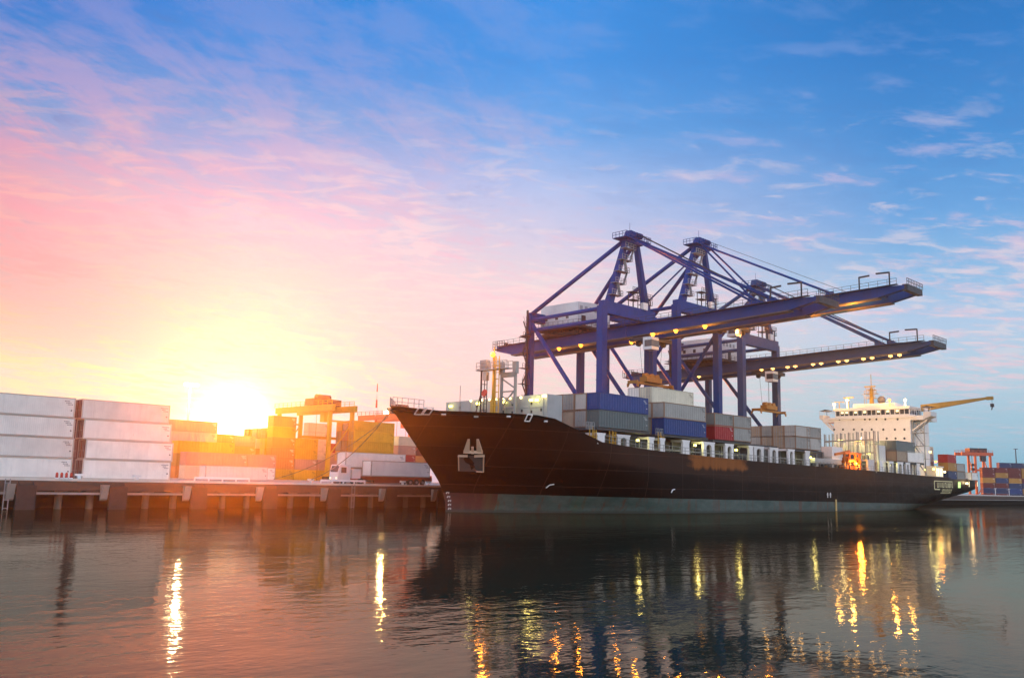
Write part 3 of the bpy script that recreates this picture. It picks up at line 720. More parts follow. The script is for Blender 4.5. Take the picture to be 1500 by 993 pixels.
for v, us in ((614, (1230, 1250, 1267, 1274, 1284, 1297, 1315)), (629, (1222, 1235, 1251, 1263, 1277, 1294, 1311, 1325)), (642, (1299, 1312, 1325))):
    for u in us:
        y, z = on_s(u, v, HS); m_ = MB(); m_.tube((HS-.04, y, z), (HS+.05, y, z), .3, 12)
        pw = part('porthole', m_, M['glass'], hs)
        b2 = MB()
        for k in range(12):
            a0, a1 = 2*PI*k/12, 2*PI*(k+1)/12; b2.bar((HS-.05, y+.33*math.cos(a0), z+.33*math.sin(a0)), (HS-.05, y+.33*math.cos(a1), z+.33*math.sin(a1)), .07)
        part('rim', b2, M['shipw'], pw)
# stair tower on the port side of the house
m_ = MB()
for k in range(4):
    z = 9.2+k*3.2; y0, y1 = -12.2, -9.4
    m_.box(HS+1.0, HS+4, y0, y1, z+3.1, z+3.2); m_.bar((HS+1.3, y0+.3, z), (HS+1.3, y1-.2, z+3.1), .5, .15); m_.bar((HS+1.3, y0+.3, z+1), (HS+1.3, y1-.2, z+4.0), .06); m_.rail([(HS+1.0, y0, z+3.2), (HS+1.0, y1, z+3.2)], 1.0, .04, 1)
for y in (-12.2, -9.5): m_.bar((HS+1, y, 8.4), (HS+1, y, 22), .2)
part('outside_stair', m_, M['shipgrey'], hs)
# roof gear
m_ = MB(); yc = on_s(1276, 560, HS+5)[0]
m_.bar((HS+5, yc, 26.6), (HS+5, yc, 31.0), .9, w2=.5); m_.tube((HS+5, yc, 31), (HS+5, yc, 34.6), .09, 6)
for z, w_ in ((28.2, 1.2), (29.4, 1.6), (30.4, 1.1)): m_.box(HS+4.2, HS+5.8, yc-w_, yc+w_, z, z+.1); m_.rail([(HS+4.2, yc-w_, z), (HS+4.2, yc+w_, z)], .8, .05, .6)
m_.box(HS+4, HS+4.3, yc-1.5, yc+1.5, 31.2, 31.45); m_.bar((HS+4.8, yc+1.9, 26.6), (HS+4.8, yc+1.9, 29.6), .09); m_.bar((HS+4.8, yc+1.4, 26.6), (HS+4.8, yc+1.4, 28.6), .09); m_.bar((HS+4.8, yc+2.6, 29.3), (HS+4.8, yc+1.4, 29.5), .08)
part('radar_mast', m_, M['jib'], root)
m_ = MB(); yd_ = on_s(1291, 578, HS+5)[0]; m_.ball((HS+5, yd_, 27.7), 1.05, 14); m_.tube((HS+5, yd_, 26.6), (HS+5, yd_, 27), .4, 10); part('radar_dome', m_, paint('dome_grey', (.2, .17, .15), .5), root)
for u in (1229, 1243):
    y = on_s(u, 583, HS+2)[0]; m_ = MB(); m_.bar((HS+2, y, 25.4), (HS+2, y, 28.4 if u > 1235 else 27.4), .16); m_.box(HS+1.9, HS+2.1, y-1.4, y+1.4, 28.3 if u > 1235 else 27.3, 28.55 if u > 1235 else 27.45); part('radar_scanner', m_, M['jib'], root)
for u, v, pw, c_ in ((1222, 592, 500, 'W'), (1241, 586, 1900, 'W'), (1303, 586, 1900, 'O'), (1326, 586, 600, 'W')):
    y, z = on_s(u, v, HS+.3); m_ = MB(); m_.ball((HS+.3, y, z), .36, 8); m_.bar((HS+.3, y, 25.3), (HS+.3, y, z-.2), .12)
    lp = part('roof_floodlight', m_, M['lampW' if c_ == 'W' else 'lampO'], root); lamp_light(lp, (HS-.6, y, z+.3), pw, (1, .52, .09) if c_ == 'W' else (1, .45, .06), .35)
# provision crane behind the bridge
PS, PY = 162.5, -10.6
m_ = MB(); m_.tube((PS, PY, 22.9), (PS, PY, 25.6), .7, 12); part('crane_post', m_, M['shipw'], root)
tip = (PS, on_s(1447, 583, PS)[0], on_s(1447, 583, PS)[1])
m_ = MB(); m_.bar((PS, PY+1.2, 25.4), tip, .9, 1.7, w2=.5, h2=.5); m_.box(PS-.35, PS+.35, tip[1]-1.2, tip[1]+.3, tip[2]-.45, tip[2]+.35); jb = part('crane_jib', m_, M['jib'], root)
m_ = MB(); m_.bar((PS, tip[1]-.9, tip[2]-.3), (PS, tip[1]-.9, tip[2]-1.4), .06); m_.box(PS-.3, PS+.3, tip[1]-1.25, tip[1]-.55, tip[2]-2.2, tip[2]-1.4); m_.bar((PS, tip[1]-.9, tip[2]-2.2), (PS, tip[1]-.7, tip[2]-2.9), .2); part('crane_hook', m_, M['darksteel'], jb)
m_ = MB(); m_.box(168.2, 176, -2.5, 5, 8, 25.8); part('funnel', m_, M['shipw'], root)
# poop deck house lights, hull windows and the lettered name at the quarter
m_ = MB(); m_.box(163, 168, -12.0, -9.35, 8.0, 10.6); m_.box(163, 168, -12.2, -9.35, 10.6, 10.8); ph_ = part('poop_house', m_, M['shipw'], root)
for u, v, pw, c_ in ((1361, 662, 180, YEL), (1369, 676, 380, ORANGE), (1366, 687, 50, YEL), (1372, 688, 40, YEL), (1382, 691, 40, WARM)):
    s, z = on_t(u, v, -12.3); m_ = MB(); m_.box(s-.25, s+.25, -12.75, -12.4, z-.2, z+.2); lp = part('deck_lamp', m_, M['lampY' if c_ is YEL else 'lampO' if c_ is ORANGE else 'lampW'], root); lamp_light(lp, (s-.4, -13.1, z), pw, c_, .3)
m_ = MB()
for k in range(4):
    s = 163.4+k*1.1; m_.box(s, s+.5, -12.04, -12.002, 8.3, 10.3)
part('lit_window', m_, M['lit'], ph_)
m_ = MB(); s0, z0 = on_hull(1368, 709)
rs = random.Random(3)
def blk(ds, dz, w, h): m_.quad(hp(s0+ds, z0+dz, .06), hp(s0+ds+w, z0+dz, .06), hp(s0+ds+w, z0+dz+h, .06), hp(s0+ds, z0+dz+h, .06))
# illegible in the photograph: one large curl, then two rows of narrow uprights
blk(0, -1.2, .4, 2.0); blk(.2, .7, 12.6, .22); blk(.2, -1.35, 3.6, .25)
x = 2.0
while x < 12.4:
    w = rs.choice((.28, .34, .5)); blk(x, -.75, w, 1.2); 
    if rs.random() < .6: blk(x, rs.choice((-.75, -.2, .25)), .9, .2)
    x += .86
x = 5.2
while x < 12.6:
    blk(x, -1.95, .3, .85)
    if rs.random() < .6: blk(x, rs.choice((-1.95, -1.35)), .7, .2)
    x += .8
blk(12.6, -1.95, .25, 2.6); blk(4.2, -2.2, 8.6, .18)
part('name_lettering', m_, paint('name_cream', (.75, .68, .36), .5, rust=.05), root)
s, z = on_hull(1403, 710); m_ = MB(); m_.quad(hp(s, z-.75, .06), hp(s+2.2, z-.75, .06), hp(s+2.2, z+.75, .06), hp(s, z+.75, .06)); lp = part('mooring_port', m_, glow('green_port_light', (.55, .85, .25), 1.1), root)
for u, w, h in ((1419, .5, 1.4), (1431, .35, 1.3)):
    s, z = on_hull(u, 709); m_ = MB(); m_.quad(hp(s, z-h/2, .06), hp(s+w, z-h/2, .06), hp(s+w, z+h/2, .06), hp(s, z+h/2, .06)); part('mooring_port', m_, M['lit'], root)
s, z = on_hull(1415, 708); m_ = MB(); m_.box(s-.4, s+.4, -B(s, z)-.4, -B(s, z)-.05, z-.15, z+.25); lp = part('hull_lamp', m_, M['lampW'], root); lamp_light(lp, (s, -B(s, z)-1.0, z+.2), 200, WARM, .3)

# ------------------------------------------------------------------ cargo on the ship
gs = 'containers on the ship deck'
def row(k): return -12.5+CW/2+.02+2.5*k
def sh(s, k, z, Lc, c, lab, doors=False, H=2.58, parts=True): return container(s, row(k), z, Lc, c, lab, gs, doors, H, parts=parts)
z1, z2, z3 = 12.8, 15.42, 18.04
sh(29.5, 0, z1, C40, 'teal', 'grey-green container under the long blue one nearest the bow')
sh(29.5, 0, z2, C40, 'blue', 'long blue container on top, nearest the bow')
for k, (a, b_) in enumerate((('silver', 'pale'), ('tan', 'silver'), ('grey', 'pale'), ('pale', 'silver'))):
    nm = ('first', 'second', 'third', 'fourth')[k]
    sh(29.5, k+1, z1, C40, a, '%s container end, lower, %s row inboard of the blue one nearest the bow' % (a, nm), k % 2 == 0)
    sh(29.5, k+1, z2, C40, b_, '%s container end, upper, %s row inboard of the blue one nearest the bow' % (b_, nm), k % 2 == 1)
z1 = 12.62
sh(46, 0, z1, C40, 'blue', 'long blue container under a grey one amidships')
sh(46, 0, z1+2.62, C40, 'silver', 'long light grey container on the blue one amidships')
for k in (1, 2):
    for j in range(3):
        c = (('grey', 'silver', 'ivory'), ('tan', 'grey', 'white'), ('silver', 'grey'))[k-1][j]
        lab = {(1, 2): 'ivory white container standing highest amidships, nearer the viewer', (2, 2): 'white marked container end standing highest amidships, farther inboard'}.get((k, j),
              '%s container tucked behind the long grey and blue ones amidships, %s, inner row %s' % (c, ('lower', 'middle')[j % 2], ('one', 'two', 'three')[k-1]))
        sh(46, k, z1+2.62*j, C40, c, lab, j == 2)
z1 = 12.5
sh(60.9, 0, z1, C20, 'red', 'short red container in the outer row amidships')
sh(67.05, 0, z1, C20, 'silver', 'light grey short container right of the red one')
sh(60.9, 0, z1+2.3, C20, 'grey', 'grey short container on top of the red one', H=2.3)
sh(67.05, 0, z1+2.3, C20, 'silver', 'grey short container at upper right of the red one', H=2.3)
for k in (1, 2):
    for j in range(2): sh(60.9, k, z1+2.3*j, C20, ('tan', 'silver')[j], '%s short container inboard of the red one, %s tier, inner row %s' % (('tan', 'silver')[j], ('lower', 'upper')[j], ('one', 'two')[k-1]), True, H=2.3)
for k in (1, 2): sh(67.05, k, z1+2.3, C20, 'grey', 'grey short container behind the one right of the red, inner row %s' % ('one', 'two')[k-1], H=2.3)
z1 = 12.05
E5 = [('silver', 'pale'), ('tan', 'tan'), ('tan', 'silver'), ('pale', 'tan'), ('blue', 'tan'), ('tan', 'pale'), ('pale', 'tan')]
for k, (a, b_) in enumerate(E5):
    nm = ('outermost', 'second', 'third', 'fourth', 'fifth', 'sixth', 'seventh')[k]
    sh(89.7, k, z1, C20, a, '%s container end, lower, %s row of the open-door bay' % (a, nm), k != 0)
    sh(89.7, k, z1+2.32, C20, b_, '%s container end, upper, %s row of the open-door bay' % (b_, nm), True, H=2.3)
    if k < 2:
        sh(95.3-.9, k, z1, C20, 'pale', 'pale short container, lower, rear half of the open-door bay, %s row' % nm)
        sh(95.3-.9, k, z1+2.32, C20, 'silver', 'silver short container, upper, rear half of the open-door bay, %s row' % nm, H=2.3)
z1 = 11.2
for k in range(4):
    nm = ('outer', 'second', 'third', 'fourth')[k]
    if k: sh(138, k, z1, C20, 'tan', 'tan container end, lower, %s row just before the bridge' % nm, True)
    sh(138, k, z1+2.3, C20 if k else 11.0, 'teal' if k < 3 else 'grey', 'dark grey-green container, upper, %s row just before the bridge' % nm, H=2.5)
sh(138, 0, z1, C20, 'tan', 'tan short container, outer row, below the dark grey-green one')
sh(144.4, 0, z1, 10.2, 'white', 'bright white container in the outer row just before the bridge')
# hatch bearers under these bays
m_ = MB()
m_.box(137.8, 155-.05, -12.3, -9.4, 10.8, 11.2);
part('hatch_cover', m_, M['coaming'], SHIP)
zz = 8.05
def aftc(s, k, j, c, lab, Lc=C20, doors=False): sh(s, k, zz+2.1*j-.35, Lc, c, lab, doors, H=2.09)
aftc(168.3, 2, 0, 'tan', 'tan container low behind the bridge'); aftc(168.3, 2, 1, 'pale', 'pale container, second tier behind the bridge'); aftc(168.3, 2, 2, 'pale', 'pale container, third tier behind the bridge'); aftc(168.3, 2, 3, 'cream', 'cream container, highest behind the bridge')
for j, c in enumerate(('navy', 'ochre', 'red')): aftc(170.2, 0, j, c, {'navy': 'dark blue container on the aft deck edge', 'ochre': 'ochre container between blue and red on the aft deck', 'red': 'small red container on top of the aft deck stack'}[c], 6.06)
aftc(176.4, 0, 0, 'silver', 'silver container right of the dark blue one, lower'); aftc(176.4, 0, 1, 'pale', 'pale container right of the ochre one, upper')
aftc(184, 1, 0, 'pale', 'pale container second from the stern, lower'); aftc(184, 1, 1, 'silver', 'silver container second from the stern, upper')
aftc(187.4, 0, 0, 'white', 'small white container nearest the stern', 5.0)
for k, (dx, col, lab) in enumerate(((0, -1.0, 'upper mooring rope from the bow to a quay bollard'), (1.2, -2.2, 'lower mooring rope from the bow to a quay bollard'))):
    cu = MB(); a = (2.0+dx, 3.0+dx, 13.2); b_ = (sB1-6*k, 15.1, DECK+.6); n = 14; prev = a
    for i in range(1, n+1):
        f = i/n; p = tuple(a[j]+(b_[j]-a[j])*f for j in range(3)); p = (p[0], p[1], p[2]-4*1.3*f*(1-f)); cu.tube(prev, p, .055, 6); prev = p
    solo('mooring_rope', cu, M['rope'], b_[0], b_[1], b_[2], lab, 'rope', 'mooring ropes at the bow')
# ------------------------------------------------------------------ ship-to-shore cranes
SEA, LAND = 17.0, 37.2
def crane(c, half, zt, gz, apex, tip, back, staytip, label, mat, trolley_t, lamps, house=True, spread=None, vbrace=False, rise=.03, lit_under=()):
    root = thing('quay_crane', label, 'crane', c, SEA, DECK, 'quay cranes standing behind the ship')
    s0, s1 = c-half, c+half
    def gtop(t): return gz+rise*(SEA-t)
    for s in (s0, s1):
        for t, w in ((SEA, 1.55), (LAND, 1.35)):
            m_ = MB(); m_.bar((s, t, DECK+1.6), (s, t, zt), w, w); part('leg', m_, mat, root)
            m_ = MB(); m_.box(s-2.6, s+2.6, t-.55, t+.55, DECK+.75, DECK+1.6)
            for k in range(4): m_.tube((s-2.1+1.4*k, t-.3, DECK+.38), (s-2.1+1.4*k, t+.3, DECK+.38), .38, 10)
            part('bogie', m_, M['darksteel'], root)
        # side frame: portal tie, upper ties, diagonal
        m_ = MB(); m_.bar((s, SEA, 14), (s, LAND, 14), 1.0, 1.3); part('sill_beam', m_, mat, root)
        m_ = MB(); m_.tube((s, SEA, zt-.5), (s, LAND, zt-.9), .42, 10); part('upper_tie', m_, mat, root)
        m_ = MB(); m_.tube((s, SEA, zt-3.0), (s, LAND, zt-3.2), .42, 10); part('lower_tie', m_, mat, root)
        m_ = MB()
        if vbrace: m_.tube((s, SEA, zt-4), (s, LAND-6, 22), .45, 10); m_.tube((s, LAND, zt-6), (s, SEA+1, 13.5), .45, 10)
        else: m_.tube((s, LAND, zt-1.2), (s, SEA, 14.2), .48, 10)
        part('brace', m_, mat, root)
    for t, hgt in ((SEA, 2.6), (LAND, 2.0)):
        m_ = MB(); m_.bar((s0-.3, t, zt-.2), (s1+.3, t, zt-.2), 1.5, hgt); part('portal_beam', m_, mat, root)
    m_ = MB(); m_.bar((s0, LAND, 14), (s1, LAND, 14), 1.1, 1.4); part('land_cross_beam', m_, mat, root)
    # twin girders: fixed back part and boom in front of the sea legs
    hinge = SEA-2.5; gg = 3.1; gd = 2.5
    for sg in (-1, 1):
        s = c+sg*gg
        m_ = MB(); m_.prism([(hinge+.05, gtop(hinge)), (back, gtop(back)), (back, gtop(back)-1.2), (back-5, gtop(back-5)-gd), (hinge+.05, gtop(hinge)-gd)], 0, s-.65, s+.65)
        part('girder', m_, mat, root)
        m_ = MB(); m_.prism([(hinge+.05, gtop(hinge)-gd-.02), (back-5, gtop(back-5)-gd-.02), (back-5, gtop(back-5)-gd-.24), (hinge+.05, gtop(hinge)-gd-.24)], 0, s-.95, s+.95)  # grey plate added under the blue girder to catch the orange lamp light
        part('lamp_catch_plate', m_, M['rail'], root)
        m_ = MB(); m_.prism([(hinge-.05, gtop(hinge)), (staytip, gtop(staytip)+.1), (tip+7, gtop(tip+7)+.05), (tip, gtop(tip)-.5), (tip, gtop(tip)-1.2), (tip+5, gtop(tip+5)-gd+.4), (staytip, gtop(staytip)-gd), (hinge-.05, gtop(hinge)-gd)], 0, s-.65, s+.65)
        part('boom', m_, mat, root)
        m_ = MB(); m_.prism([(hinge-.05, gtop(hinge)-gd-.02), (tip+5, gtop(tip+5)-gd+.36), (tip+5, gtop(tip+5)-gd+.14), (hinge-.05, gtop(hinge)-gd-.24)], 0, s-.95, s+.95)  # same added plate below the boom, there to show the lamp light
        part('lamp_catch_plate', m_, M['rail'], root)
        # walkway with railing along the outside
        w_ = MB(); so = s+sg*1.25
        for a, b_ in ((back-1, hinge+.3), (hinge-.3, tip+1)):
            w_.prism([(a, gtop(a)-.25), (b_, gtop(b_)-.25), (b_, gtop(b_)-.33), (a, gtop(a)-.33)], 0, so-.5, so+.5)
            w_.rail([(so+sg*.45, a, gtop(a)-.25), (so+sg*.45, b_, gtop(b_)-.25)], 1.1, .035, 1.8)
        part('walkway', w_, M['darksteel'], root)
    m_ = MB()
    for t in [tip+.6, tip+6]+[SEA-4-i*8 for i in range(1, int((SEA-4-tip)/8))]+[SEA+5, SEA+13, LAND+4, back-1.2]:
        m_.bar((c-gg, t, gtop(t)-.7), (c+gg, t, gtop(t)-.7), .7, .8)
    part('cross_beam', m_, mat, root)
    # A-frame
    at, az = apex
    for s in (s0+2.2, s1-2.2):
        e = c+(-1 if s < c else 1)*1.7
        m_ = MB(); m_.bar((s, SEA, zt+.9), (e, at+.4, az-1), 1.5, 1.25, w2=1.0, h2=.9); part('mast_leg', m_, mat, root)
        m_ = MB(); m_.tube((e, at+.8, az-1.2), ((s0 if s < c else s1), LAND-.5, zt+.5), .46, 10); part('backstay', m_, mat, root)
        if vbrace:
            m_ = MB(); m_.tube((e, at+1.5, az-1.6), ((s0+3 if s < c else s1-3), LAND+10, gtop(LAND+10)), .2, 8); part('backstay', m_, mat, root)
    # stair flights zig-zag on the left mast leg
    m_ = MB(); sl, el = s0+2.2, c-1.7
    for k in range(5):
        f = (k+.6)/5.6; p = (sl+(el-sl)*f, SEA+(at-SEA)*f, zt+.9+(az-1-zt-.9)*f)
        m_.box(p[0]-1.6, p[0]+1.9, p[1]-1.6, p[1]-.2, p[2], p[2]+.09)
        m_.rail([(p[0]-1.6, p[1]-1.6, p[2]), (p[0]+1.9, p[1]-1.6, p[2])], 1.1, .045, .9); m_.rail([(p[0]+1.9, p[1]-1.6, p[2]), (p[0]+1.9, p[1]-.2, p[2])], 1.1, .045, .9)
        if k: m_.bar((prev[0]+1.5, prev[1]-1.2, prev[2]), (p[0]-.4 if k % 2 else p[0]+1.5, p[1]-1.2, p[2]), .6, .14)
        prev = p
    part('mast_stair', m_, M['steel'], root)
    m_ = MB(); m_.box(c-2.3, c+2.3, at-.9, at+1.6, az-2.0, az-.9); m_.prism([(c-2.1, az-.9), (c+2.1, az-.9), (c+1.4, az+.7), (c-1.2, az+.9)], 1, at-.5, at+1.0)
    m_.box(c-4.3, c+4.3, at-1.6, at+2.0, az-1.25, az-1.1); m_.rail([(c-4.3, at-1.6, az-1.1), (c+4.3, at-1.6, az-1.1)], 1.1, .05, .8); m_.rail([(c+4.3, at-1.6, az-1.1), (c+4.3, at+2, az-1.1)], 1.1, .05, .8); m_.rail([(c-4.3, at-1.6, az-1.1), (c-4.3, at+2, az-1.1)], 1.1, .05, .8)
    for ds in (-1.2, -.3, .6, 1.2): m_.tube((c+ds-.15, at-1.2, az-.2), (c+ds+.15, at-1.2, az-.2), .65, 12)
    m_.tube((c-1, at, az+.8), (c-1, at, az+2.6), .04, 5); part('apex_head', m_, mat, root)
    for sg in (-1, 1):
        for tt, rr in ((staytip, .22),)+(((SEA-(SEA-staytip)*.52, .22),) if vbrace else ((tip+9, .16),)):
            m_ = MB(); m_.tube((c+sg*1.8, at-1.0, az-1.1), (c+sg*gg, tt, gtop(tt)+.6), rr, 8); m_.bar((c+sg*gg, tt+.6, gtop(tt)+.3), (c+sg*gg, tt-.9, gtop(tt)+.3), .5, .9); part('forestay', m_, mat, root)
    m_ = MB()
    for sg in (-1, 1):
        for q in (-.35, .35): m_.tube((c+sg*.8+q, at-1.2, az+.2), (c+sg*.8+q, staytip-1.5, gtop(staytip)+1.3), .045, 5, cap=False)
    part('hoist_rope', m_, M['darksteel'], root)
    # masts, davits and boxes on the boom tip and the trolley platforms
    for t, l in ((tip+3, 2.6), (tip+9, -2.6)):
        m_ = MB(); m_.bar((c-gg, t, gtop(t)), (c-gg, t, gtop(t)+2.7), .22); m_.bar((c-gg, t, gtop(t)+2.6), (c-gg, t+l*(1 if l > 0 else .8), gtop(t)+2.7), .28, .3); part('tip_davit', m_, M['darksteel'], root)
    m_ = MB(); m_.box(c-gg-.6, c+gg+.6, tip-.6, tip+.4, gtop(tip)-1.5, gtop(tip)-.3); m_.rail([(c-gg-.8, tip-.6, gtop(tip)-.3), (c+gg+.8, tip-.6, gtop(tip)-.3)], 1.1, .05, .8); part('tip_platform', m_, M['darksteel'], root)
    # machinery house
    if house:
        h0, h1, y0, y1 = c-gg-1.4, c+gg+3.2, LAND-10.2, LAND+.6; zb = gtop(LAND-5)+1.7
        m_ = MB(); m_.prism([(h0, zb), (h1, zb), (h1, zb+5.2), ((h0+h1)/2, zb+5.6), (h0, zb+5.2)], 1, y0, y1)
        for k in range(11): m_.box(h0-.05, h0-.003, y1-.08-k*1.03, y1-k*1.03, zb+.05, zb+5.15)
        hs = part('machine_house', m_, M['housew'], root)
        for k in range(3): m_ = MB(); m_.box(h0-.03, h0-.003, y1-2-k*3.1, y1-1.2-k*3.1, zb+1.8, zb+2.7); part('window', m_, M['glass'], hs)
        for k in range(6): m_ = MB(); m_.box(h0+.7+k*1.6, h0+1.6+k*1.6, y0-.03, y0-.003, zb+3.6, zb+4.5); part('vent', m_, M['steel'], hs)
        for k in (0, 3): m_ = MB(); m_.box(h0+1.2+k*1.7, h0+2.6+k*1.7, y0-.05, y0-.003, zb+.2, zb+2.4); part('door', m_, M['darksteel'], hs)
        m_ = MB(); m_.box(h0-1.3, h1+1, y0-1.3, y1+1, zb-.55, zb-.02)
        for k in range(9):
            t = y0+1+k*1.2; m_.bar((c-gg, t, gtop(t)), (c-gg, t, zb-.5), .3); m_.bar((c+gg, t, gtop(t)), (c+gg, t, zb-.5), .3)
        m_.rail([(h0-1.3, y1+1, zb), (h0-1.3, y0-1.3, zb), (h1+1, y0-1.3, zb)], 1.1, .04, 1.5); part('house_platform', m_, M['darksteel'], hs)
        m_ = MB(); m_.box(h0, h1, y0, y1, gtop(y0)-.2, gtop(y0)+.5); part('hoist_frame', m_, M['darksteel'], root)
    # stairs along the land leg
    m_ = MB(); sl = s0-1.3
    for k in range(7):
        z = 15+k*3.4
        if z > zt-2: break
        m_.box(sl-1.6, sl+.6, LAND-.7, LAND+.7, z-.05, z+.04); a, b_ = (sl-1.4, sl+.3) if k % 2 else (sl+.3, sl-1.4)
        m_.bar((a, LAND-.5, z), (b_, LAND-.5, z+3.4), .1, .3); m_.bar((a, LAND-.5, z+1), (b_, LAND-.5, z+4.4), .05); m_.rail([(sl-1.6, LAND-.7, z), (sl+.6, LAND-.7, z)], 1.0, .04, .8)
    m_.bar((s0-.95, LAND, 14), (s0-.95, LAND, zt+1.2), .35); m_.box(s0-2.4, s0-.6, LAND-.8, LAND+.8, zt-4.6, zt-4.5); m_.rail([(s0-2.4, LAND-.8, zt-4.5), (s0-.6, LAND-.8, zt-4.5)], 1.1, .05, .8); part('leg_stair', m_, M['darksteel'], root)
    # catenary gear under the back end, access frames on the portal beam
    m_ = MB(); m_.box(c-gg-1.2, c+gg+1.2, back-1.2, back+.8, gtop(back)-.9, gtop(back)-.7); m_.rail([(c-gg-1.2, back+.8, gtop(back)-.7), (c+gg+1.2, back+.8, gtop(back)-.7)], 1.1, .05, .8); m_.rail([(c-gg-1.2, back-3, gtop(back)+.0), (c-gg-1.2, back+.8, gtop(back)+.0)], 1.1, .05, .8)
    for k in range(3): m_.box(c-2+k*1.6, c-1.2+k*1.6, back-1.2, back-.5, gtop(back), gtop(back)+1)
    part('rear_platform', m_, M['darksteel'], root)
    m_ = MB()
    for s, hh in ((c+1.0, 3.4), (c+5.3, 2.6)):
        for dx in (0, 1.7):
            for dy in (-.6, .6): m_.bar((s+dx, SEA+dy, zt+1), (s+dx, SEA+dy, zt+1+hh), .13)
        for z in (zt+1+hh*.5, zt+1+hh): m_.box(s-.4, s+2.2, SEA-.9, SEA+.9, z, z+.1); m_.rail([(s-.4, SEA-.9, z), (s+2.2, SEA-.9, z)], 1, .045, .7)
    part('access_frame', m_, M['darksteel'], root)
    m_ = MB(); m_.box(c+4, c+5.6, SEA-1.1, SEA-.4, zt+1, zt+2.5); part('switch_box', m_, M['housew'], root)
    # trolley, cab and spreader
    tt = trolley_t; zg = gtop(tt)-gd-.3
    m_ = MB(); m_.box(c-gg-.9, c+gg+.9, tt-2.4, tt+2.4, zg-.9, zg-.1)
    for ds in (-2.2, 2.2): m_.tube((c+ds-.3, tt-1.5, zg-1.2), (c+ds+.3, tt-1.5, zg-1.2), .55, 10); m_.tube((c+ds-.3, tt+1.5, zg-1.2), (c+ds+.3, tt+1.5, zg-1.2), .55, 10)
    tr = part('trolley', m_, M['darksteel'], root)
    m_ = MB(); m_.box(c-gg-3.0, c-gg-.6, tt-4.6, tt-2.5, zg-3.2, zg-.7); cb = part('operator_cab', m_, M['housew'], root)
    m_ = MB(); m_.box(c-gg-3.03, c-gg-.57, tt-4.63, tt-2.9, zg-2.6, zg-1.3); part('cab_window', m_, M['glass'], cb)
    if spread:
        zs = spread
        m_ = MB()
        for ds in (-2.2, 2.2):
            for dt in (-1.2, 1.2): m_.bar((c+ds, tt+dt, zg-1), (c+ds*.8, tt+dt*.7, zs+2.2), .05)
        part('spreader_rope', m_, M['darksteel'], tr)
        m_ = MB(); m_.box(c-2.6, c+2.6, tt-.9, tt+.9, zs+.9, zs+1.9)
        for ds in (-1.8, 0, 1.8): m_.tube((c+ds, tt-.5, zs+2.1), (c+ds, tt+.5, zs+2.1), .6, 12)
        m_.box(c-6.0, c+6.0, tt-.28, tt-.05, zs+.3, zs+.8); m_.box(c-6.0, c+6.0, tt+.05, tt+.28, zs+.3, zs+.8)
        for ds in (-6.0, 6.0):
            m_.box(c+ds-.2, c+ds+.2, tt-1.22, tt+1.22, zs+.25, zs+.85)
            for dt in (-1.15, 1.15): m_.prism([(tt+dt-.2, zs+.25), (tt+dt+.2, zs+.25), (tt+dt*1.15, zs-.45)], 0, c+ds-.25, c+ds+.25)
        part('spreader', m_, M['ochre'], root)
    for (t, ds, kind, pw) in lamps:
        z = gtop(t)-gd-.05
        zl = z+1.5 if kind == 'H' else z
        m_ = MB(); m_.box(c+ds-.3, c+ds+.3, t-.35, t+.35, zl-.42, zl-.1); m_.ball((c+ds, t, zl-.5), .34 if kind == 'O' else .15, 8)
        lp = part('floodlight', m_, M['lampS' if kind == 'S' else 'lampO'], root)
        lamp_light(lp, (c+ds+(1.2 if kind == 'O' else 0), t, z-1.9), pw*.5, STR if kind == 'S' else ORANGE, .3)
    return root
crane(74.5, 8.5, 40.3, 36.6, (15.8, 56.6), -26.8, 52.5, -14.2, 'nearest blue quay crane with white machine house, tallest left of the three', M['crane'], 11.0,
      [(32.5, -4.2, 'O', 900), (26.3, -4.2, 'O', 900), (7.5, -4.2, 'O', 2200), (2.0, -4.2, 'O', 1200), (-4.6, -4.2, 'O', 2600), (16, 0, 'O', 700)], spread=24.0)
crane(100.6, 8.4, 44.6, 42.2, (15.8, 60.6), -31.8, 60.5, -16.5, 'middle blue quay crane with the longest boom, lit orange underneath', M['crane'], 8.0,
      [(1.6, -3.6, 'O', 2600), (0, 0, 'H', 7000), (-10, 0, 'H', 9000), (-20, 0, 'H', 8000), (12, 0, 'H', 2500), (24, -3.6, 'O', 700), (38, -3.6, 'O', 500)], house=False, vbrace=True, rise=.032)
crane(128.2, 8.4, 40.6, 35.6, (17.0, 55.6), -26.2, 56, -14.5, 'farthest quay crane, greyish blue, with paired lamps along its low boom', M['crane2'], 14.5,
      [(t+d, -4.1, 'S', 90) for t in (7.1, .6, -5.6, -11.5, -17.6) for d in (0, -2.0)]+[(14+6*k, -4.1, 'S', 120) for k in range(5)]+[(14, 3.5, 'S', 300), (11, -4.1, 'S', 300)], spread=22.5)

